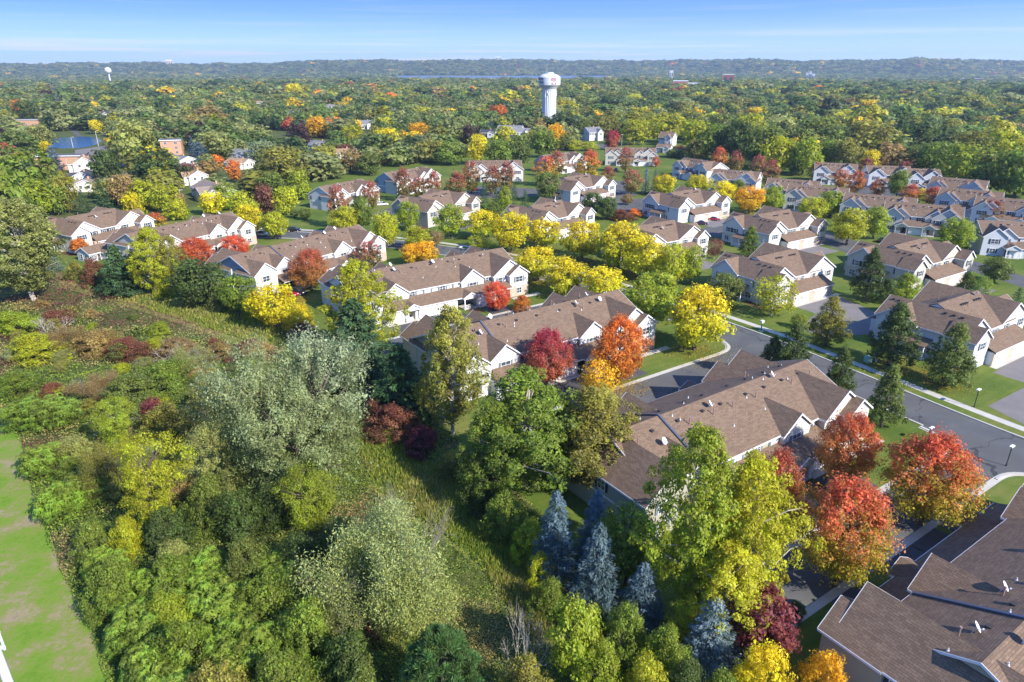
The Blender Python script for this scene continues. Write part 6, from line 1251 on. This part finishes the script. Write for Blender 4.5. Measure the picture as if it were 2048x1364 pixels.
# ------------------------------------------------------------------ the far woods: one mass, past what can be counted
def woods():
    r = np.random.default_rng(17); pc = bpy.data.collections.new('woods_kinds'); k = 0
    specs = [(60, 15, 0.10, 0.155), (60, 15, 0.10, 0.155), (60, 15, 0.10, 0.155), (60, 15, 0.10, 0.155), (26, 9, 0.17, 0.20), (26, 9, 0.17, 0.20), (26, 9, 0.17, 0.20)]
    for i, (nc, nl, lf, cr) in enumerate(specs):
        tm, cm, w, h = broad('w', 300 + i, nc, nl, lf, 'round' if i % 3 else 'oval', 1.0, 1.0, 0.10, cr, lobe_amp=0.35, limbs=0, mat=LEAFI, thin=0.8, lr=(0.5, 1.0)); cm.name = 'wood_crown_%d' % i
        o = bpy.data.objects.new('wood_crown_%d' % i, cm); pc.objects.link(o)
    VB = np.array([(-900, 440), (0, 425), (100, 425), (250, 405), (350, 425), (480, 400), (560, 405), (610, 365), (720, 345), (900, 318), (1060, 302), (1200, 285), (1340, 270), (1400, 292), (1560, 325), (1700, 312), (1880, 330), (1960, 365), (2048, 378), (3000, 420)])
    X, Y_, S_ = [], [], []
    r0 = 190.0
    while r0 < 6500:
        sp0 = 11 if r0 < 700 else (13.5 if r0 < 1500 else (18 if r0 < 3900 else 24)); th = np.arange(-0.78, 0.78, sp0 / r0); th = th + r.uniform(-0.45, 0.45, len(th)) * sp0 / r0; rr = r0 + r.uniform(-0.45, 0.45, len(th)) * sp0
        X.append(rr * np.sin(th)); Y_.append(rr * np.cos(th)); S_.append(np.full(len(th), sp0)); r0 += sp0 * (1.0 if r0 < 4800 else 1.35)
    x = np.concatenate(X); y = np.concatenate(Y_); s = np.concatenate(S_); d = np.hypot(x, y); dz = y * cp + CAMH * sp_; u = 1024 + FPX * x / dz; v = 682 - FPX * (y * sp_ - CAMH * cp) / dz
    keep = v < np.interp(u, VB[:, 0], VB[:, 1])
    # leave gaps: houses, roads, water, hand placed trees
    for o in COL.objects:
        if o.parent is None and o.name.split('.')[0] in ('house', 'apartment_block', 'water_tower', 'row_townhouse', 'quad_townhouse'):
            rad = {'house': 13, 'apartment_block': 17, 'water_tower': 16}.get(o.name.split('.')[0], 22); keep &= np.hypot(x - o.location.x, y - o.location.y - 4) > rad
    for o in COL.objects:
        if o.parent is None and o.name.split('.')[0] in ('house', 'apartment_block'):
            D = math.hypot(o.location.x, o.location.y); lat = np.abs(x * o.location.y - y * o.location.x) / D; al = (x * o.location.x + y * o.location.y) / D
            keep &= ~((lat < (9 if o.name[0] == 'h' else 15)) & (al > D - 55 - D * 0.06) & (al < D))
    for (tx, ty, tr) in TREEPOS: keep &= np.hypot(x - tx, y - ty) > tr * 0.9 + 2
    for pl in ([(40, 310), (75, 266), (130, 262), (200, 262), (240, 280), (235, 330), (150, 345), (60, 345)], [(92, 166), (114, 166), (158, 250), (182, 290), (140, 275), (98, 205)], [(150, 298), (245, 284), (250, 300), (215, 306), (190, 355), (262, 318), (280, 335), (250, 385), (190, 385), (140, 330)], [(78, 342), (128, 336), (140, 385), (80, 385)], [(1140, 276), (1290, 280), (1290, 300), (1150, 300)]): keep &= ~inpoly(u, v, pl)
    a = np.arctan2(x, y); keep &= ~((d > 3300) & (d < 5010) & (a > -0.158) & (a < np.interp(d, [3300, 3500, 3900, 4100, 4500, 5010], [0.05, 0.11, 0.14, 0.215, 0.15, 0.14])))
    keep &= ~((d > 4880) & (d < 5300) & (r.random(len(d)) < 0.25)); keep &= (r.random(len(d)) > 0.06)
    clr = V1(x / 120 + 3, y / 120); keep &= ~((clr > 0.86) & (d > 500) & (d < 3000))
    x, y, s, d, u = x[keep], y[keep], s[keep], d[keep], u[keep]; n = len(x); z = hterr(x, y)
    big = r.lognormal(0, 0.28, n) * (0.85 + 0.4 * V3(x / 45, y / 45)); w = s * np.clip(1.25 * big, 0.6, 2.4); h = np.sqrt(np.clip(big, 0.5, 2)) * np.where(d < 3900, r.uniform(8, 15, n), r.uniform(11, 18, n)) * (0.75 + 0.5 * V2(x / 60, y / 60)); h = np.where((d < 480) & (x < -40), h * 0.74, h)
    pid = np.where(d < 1100, r.integers(0, 4, n), r.integers(4, 7, n))
    pal = np.array([(0.075, 0.110, 0.035), (0.055, 0.090, 0.028), (0.105, 0.130, 0.055), (0.130, 0.150, 0.075), (0.035, 0.058, 0.024), (0.120, 0.130, 0.030), (0.190, 0.200, 0.026), (0.34, 0.27, 0.022), (0.40, 0.16, 0.03), (0.030, 0.020, 0.022), (0.24, 0.07, 0.045), (0.15, 0.12, 0.055)])
    wl = np.array([0.20, 0.16, 0.21, 0.15, 0.07, 0.09, 0.07, 0.018, 0.005, 0.012, 0.005, 0.03]); wr = np.array([0.21, 0.20, 0.08, 0.04, 0.14, 0.15, 0.12, 0.025, 0.006, 0.002, 0.004, 0.03])
    f = np.clip((u - 900) / 500, 0, 1)[:, None]; cw = np.cumsum((wl / wl.sum()) * (1 - f) + (wr / wr.sum()) * f, 1); rq = np.clip(0.5 * r.random(n) + 0.5 * np.clip(0.5 + 1.3 * (0.6 * V1(x / 38, y / 38) + 0.4 * V2(x / 16 + 7, y / 16) - 0.5), 0, 1) + 0.25 * (r.random(n) - 0.5), 0, 0.999); rq = np.argsort(np.argsort(rq)) / n; idx = (rq[:, None] > cw).sum(1).clip(0, 11); idx = np.where((d > 1600) & (idx >= 6) & (r.random(n) < 0.6), r.integers(0, 3, n), idx)
    col = pal[idx] * r.uniform(1.45, 2.35, n)[:, None] * np.array((1.16, 1.06, 0.72))
    me = bpy.data.meshes.new('far_woods'); me.vertices.add(n); me.vertices.foreach_set('co', np.stack([x, y, z - 0.4], 1).astype('f').ravel())
    def att(nm, ty, arr, f_): me.attributes.new(nm, ty, 'POINT').data.foreach_set(f_, arr)
    att('pid', 'INT', pid.astype('i'), 'value'); att('scl', 'FLOAT_VECTOR', np.stack([w, w, h], 1).astype('f').ravel(), 'vector'); att('rot', 'FLOAT_VECTOR', np.stack([np.zeros(n), np.zeros(n), r.uniform(0, 6.28, n)], 1).astype('f').ravel(), 'vector')
    att('col', 'FLOAT_COLOR', np.concatenate([col, np.ones((n, 1))], 1).astype('f').ravel(), 'color'); me.update()
    o = link(bpy.data.objects.new('far_woods', me)); kind(o, 'stuff'); tag(o, 'dense mixed woods stretching from the estate to the far bluff', 'woods')
    g = bpy.data.node_groups.new('woods', 'GeometryNodeTree'); g.interface.new_socket('Geometry', in_out='INPUT', socket_type='NodeSocketGeometry'); g.interface.new_socket('Geometry', in_out='OUTPUT', socket_type='NodeSocketGeometry')
    gi = g.nodes.new('NodeGroupInput'); go = g.nodes.new('NodeGroupOutput'); ip = g.nodes.new('GeometryNodeInstanceOnPoints'); ci = g.nodes.new('GeometryNodeCollectionInfo')
    ci.inputs['Collection'].default_value = pc; ci.inputs['Separate Children'].default_value = True; ci.inputs['Reset Children'].default_value = True; ip.inputs['Pick Instance'].default_value = True
    def na(nm, ty): q = g.nodes.new('GeometryNodeInputNamedAttribute'); q.data_type = ty; q.inputs['Name'].default_value = nm; return q.outputs['Attribute']
    L_ = g.links.new; L_(gi.outputs[0], ip.inputs['Points']); L_(ci.outputs[0], ip.inputs['Instance']); L_(na('pid', 'INT'), ip.inputs['Instance Index']); L_(na('rot', 'FLOAT_VECTOR'), ip.inputs['Rotation']); L_(na('scl', 'FLOAT_VECTOR'), ip.inputs['Scale']); L_(ip.outputs[0], go.inputs[0])
    md = o.modifiers.new('woods', 'NODES'); md.node_group = g; print('woods', n)
woods()

# ------------------------------------------------------------------ the air
hm = bpy.data.materials.new('haze'); hm.use_nodes = True; ht = hm.node_tree
for q in list(ht.nodes): ht.nodes.remove(q)
pv = ht.nodes.new('ShaderNodeVolumePrincipled'); pv.inputs['Color'].default_value = (0.62, 0.78, 1.0, 1); pv.inputs['Density'].default_value = 0.000085; pv.inputs['Anisotropy'].default_value = 0.2
ho_ = ht.nodes.new('ShaderNodeOutputMaterial'); ht.links.new(pv.outputs[0], ho_.inputs['Volume'])
hb = MB(); hb.box(-9600, -9600, -28, 9600, 9600, 170); hz = link(bpy.data.objects.new('haze', hb.mesh('haze', hm))); kind(hz, 'stuff'); tag(hz, 'thin blue haze lying over the valley', 'haze')
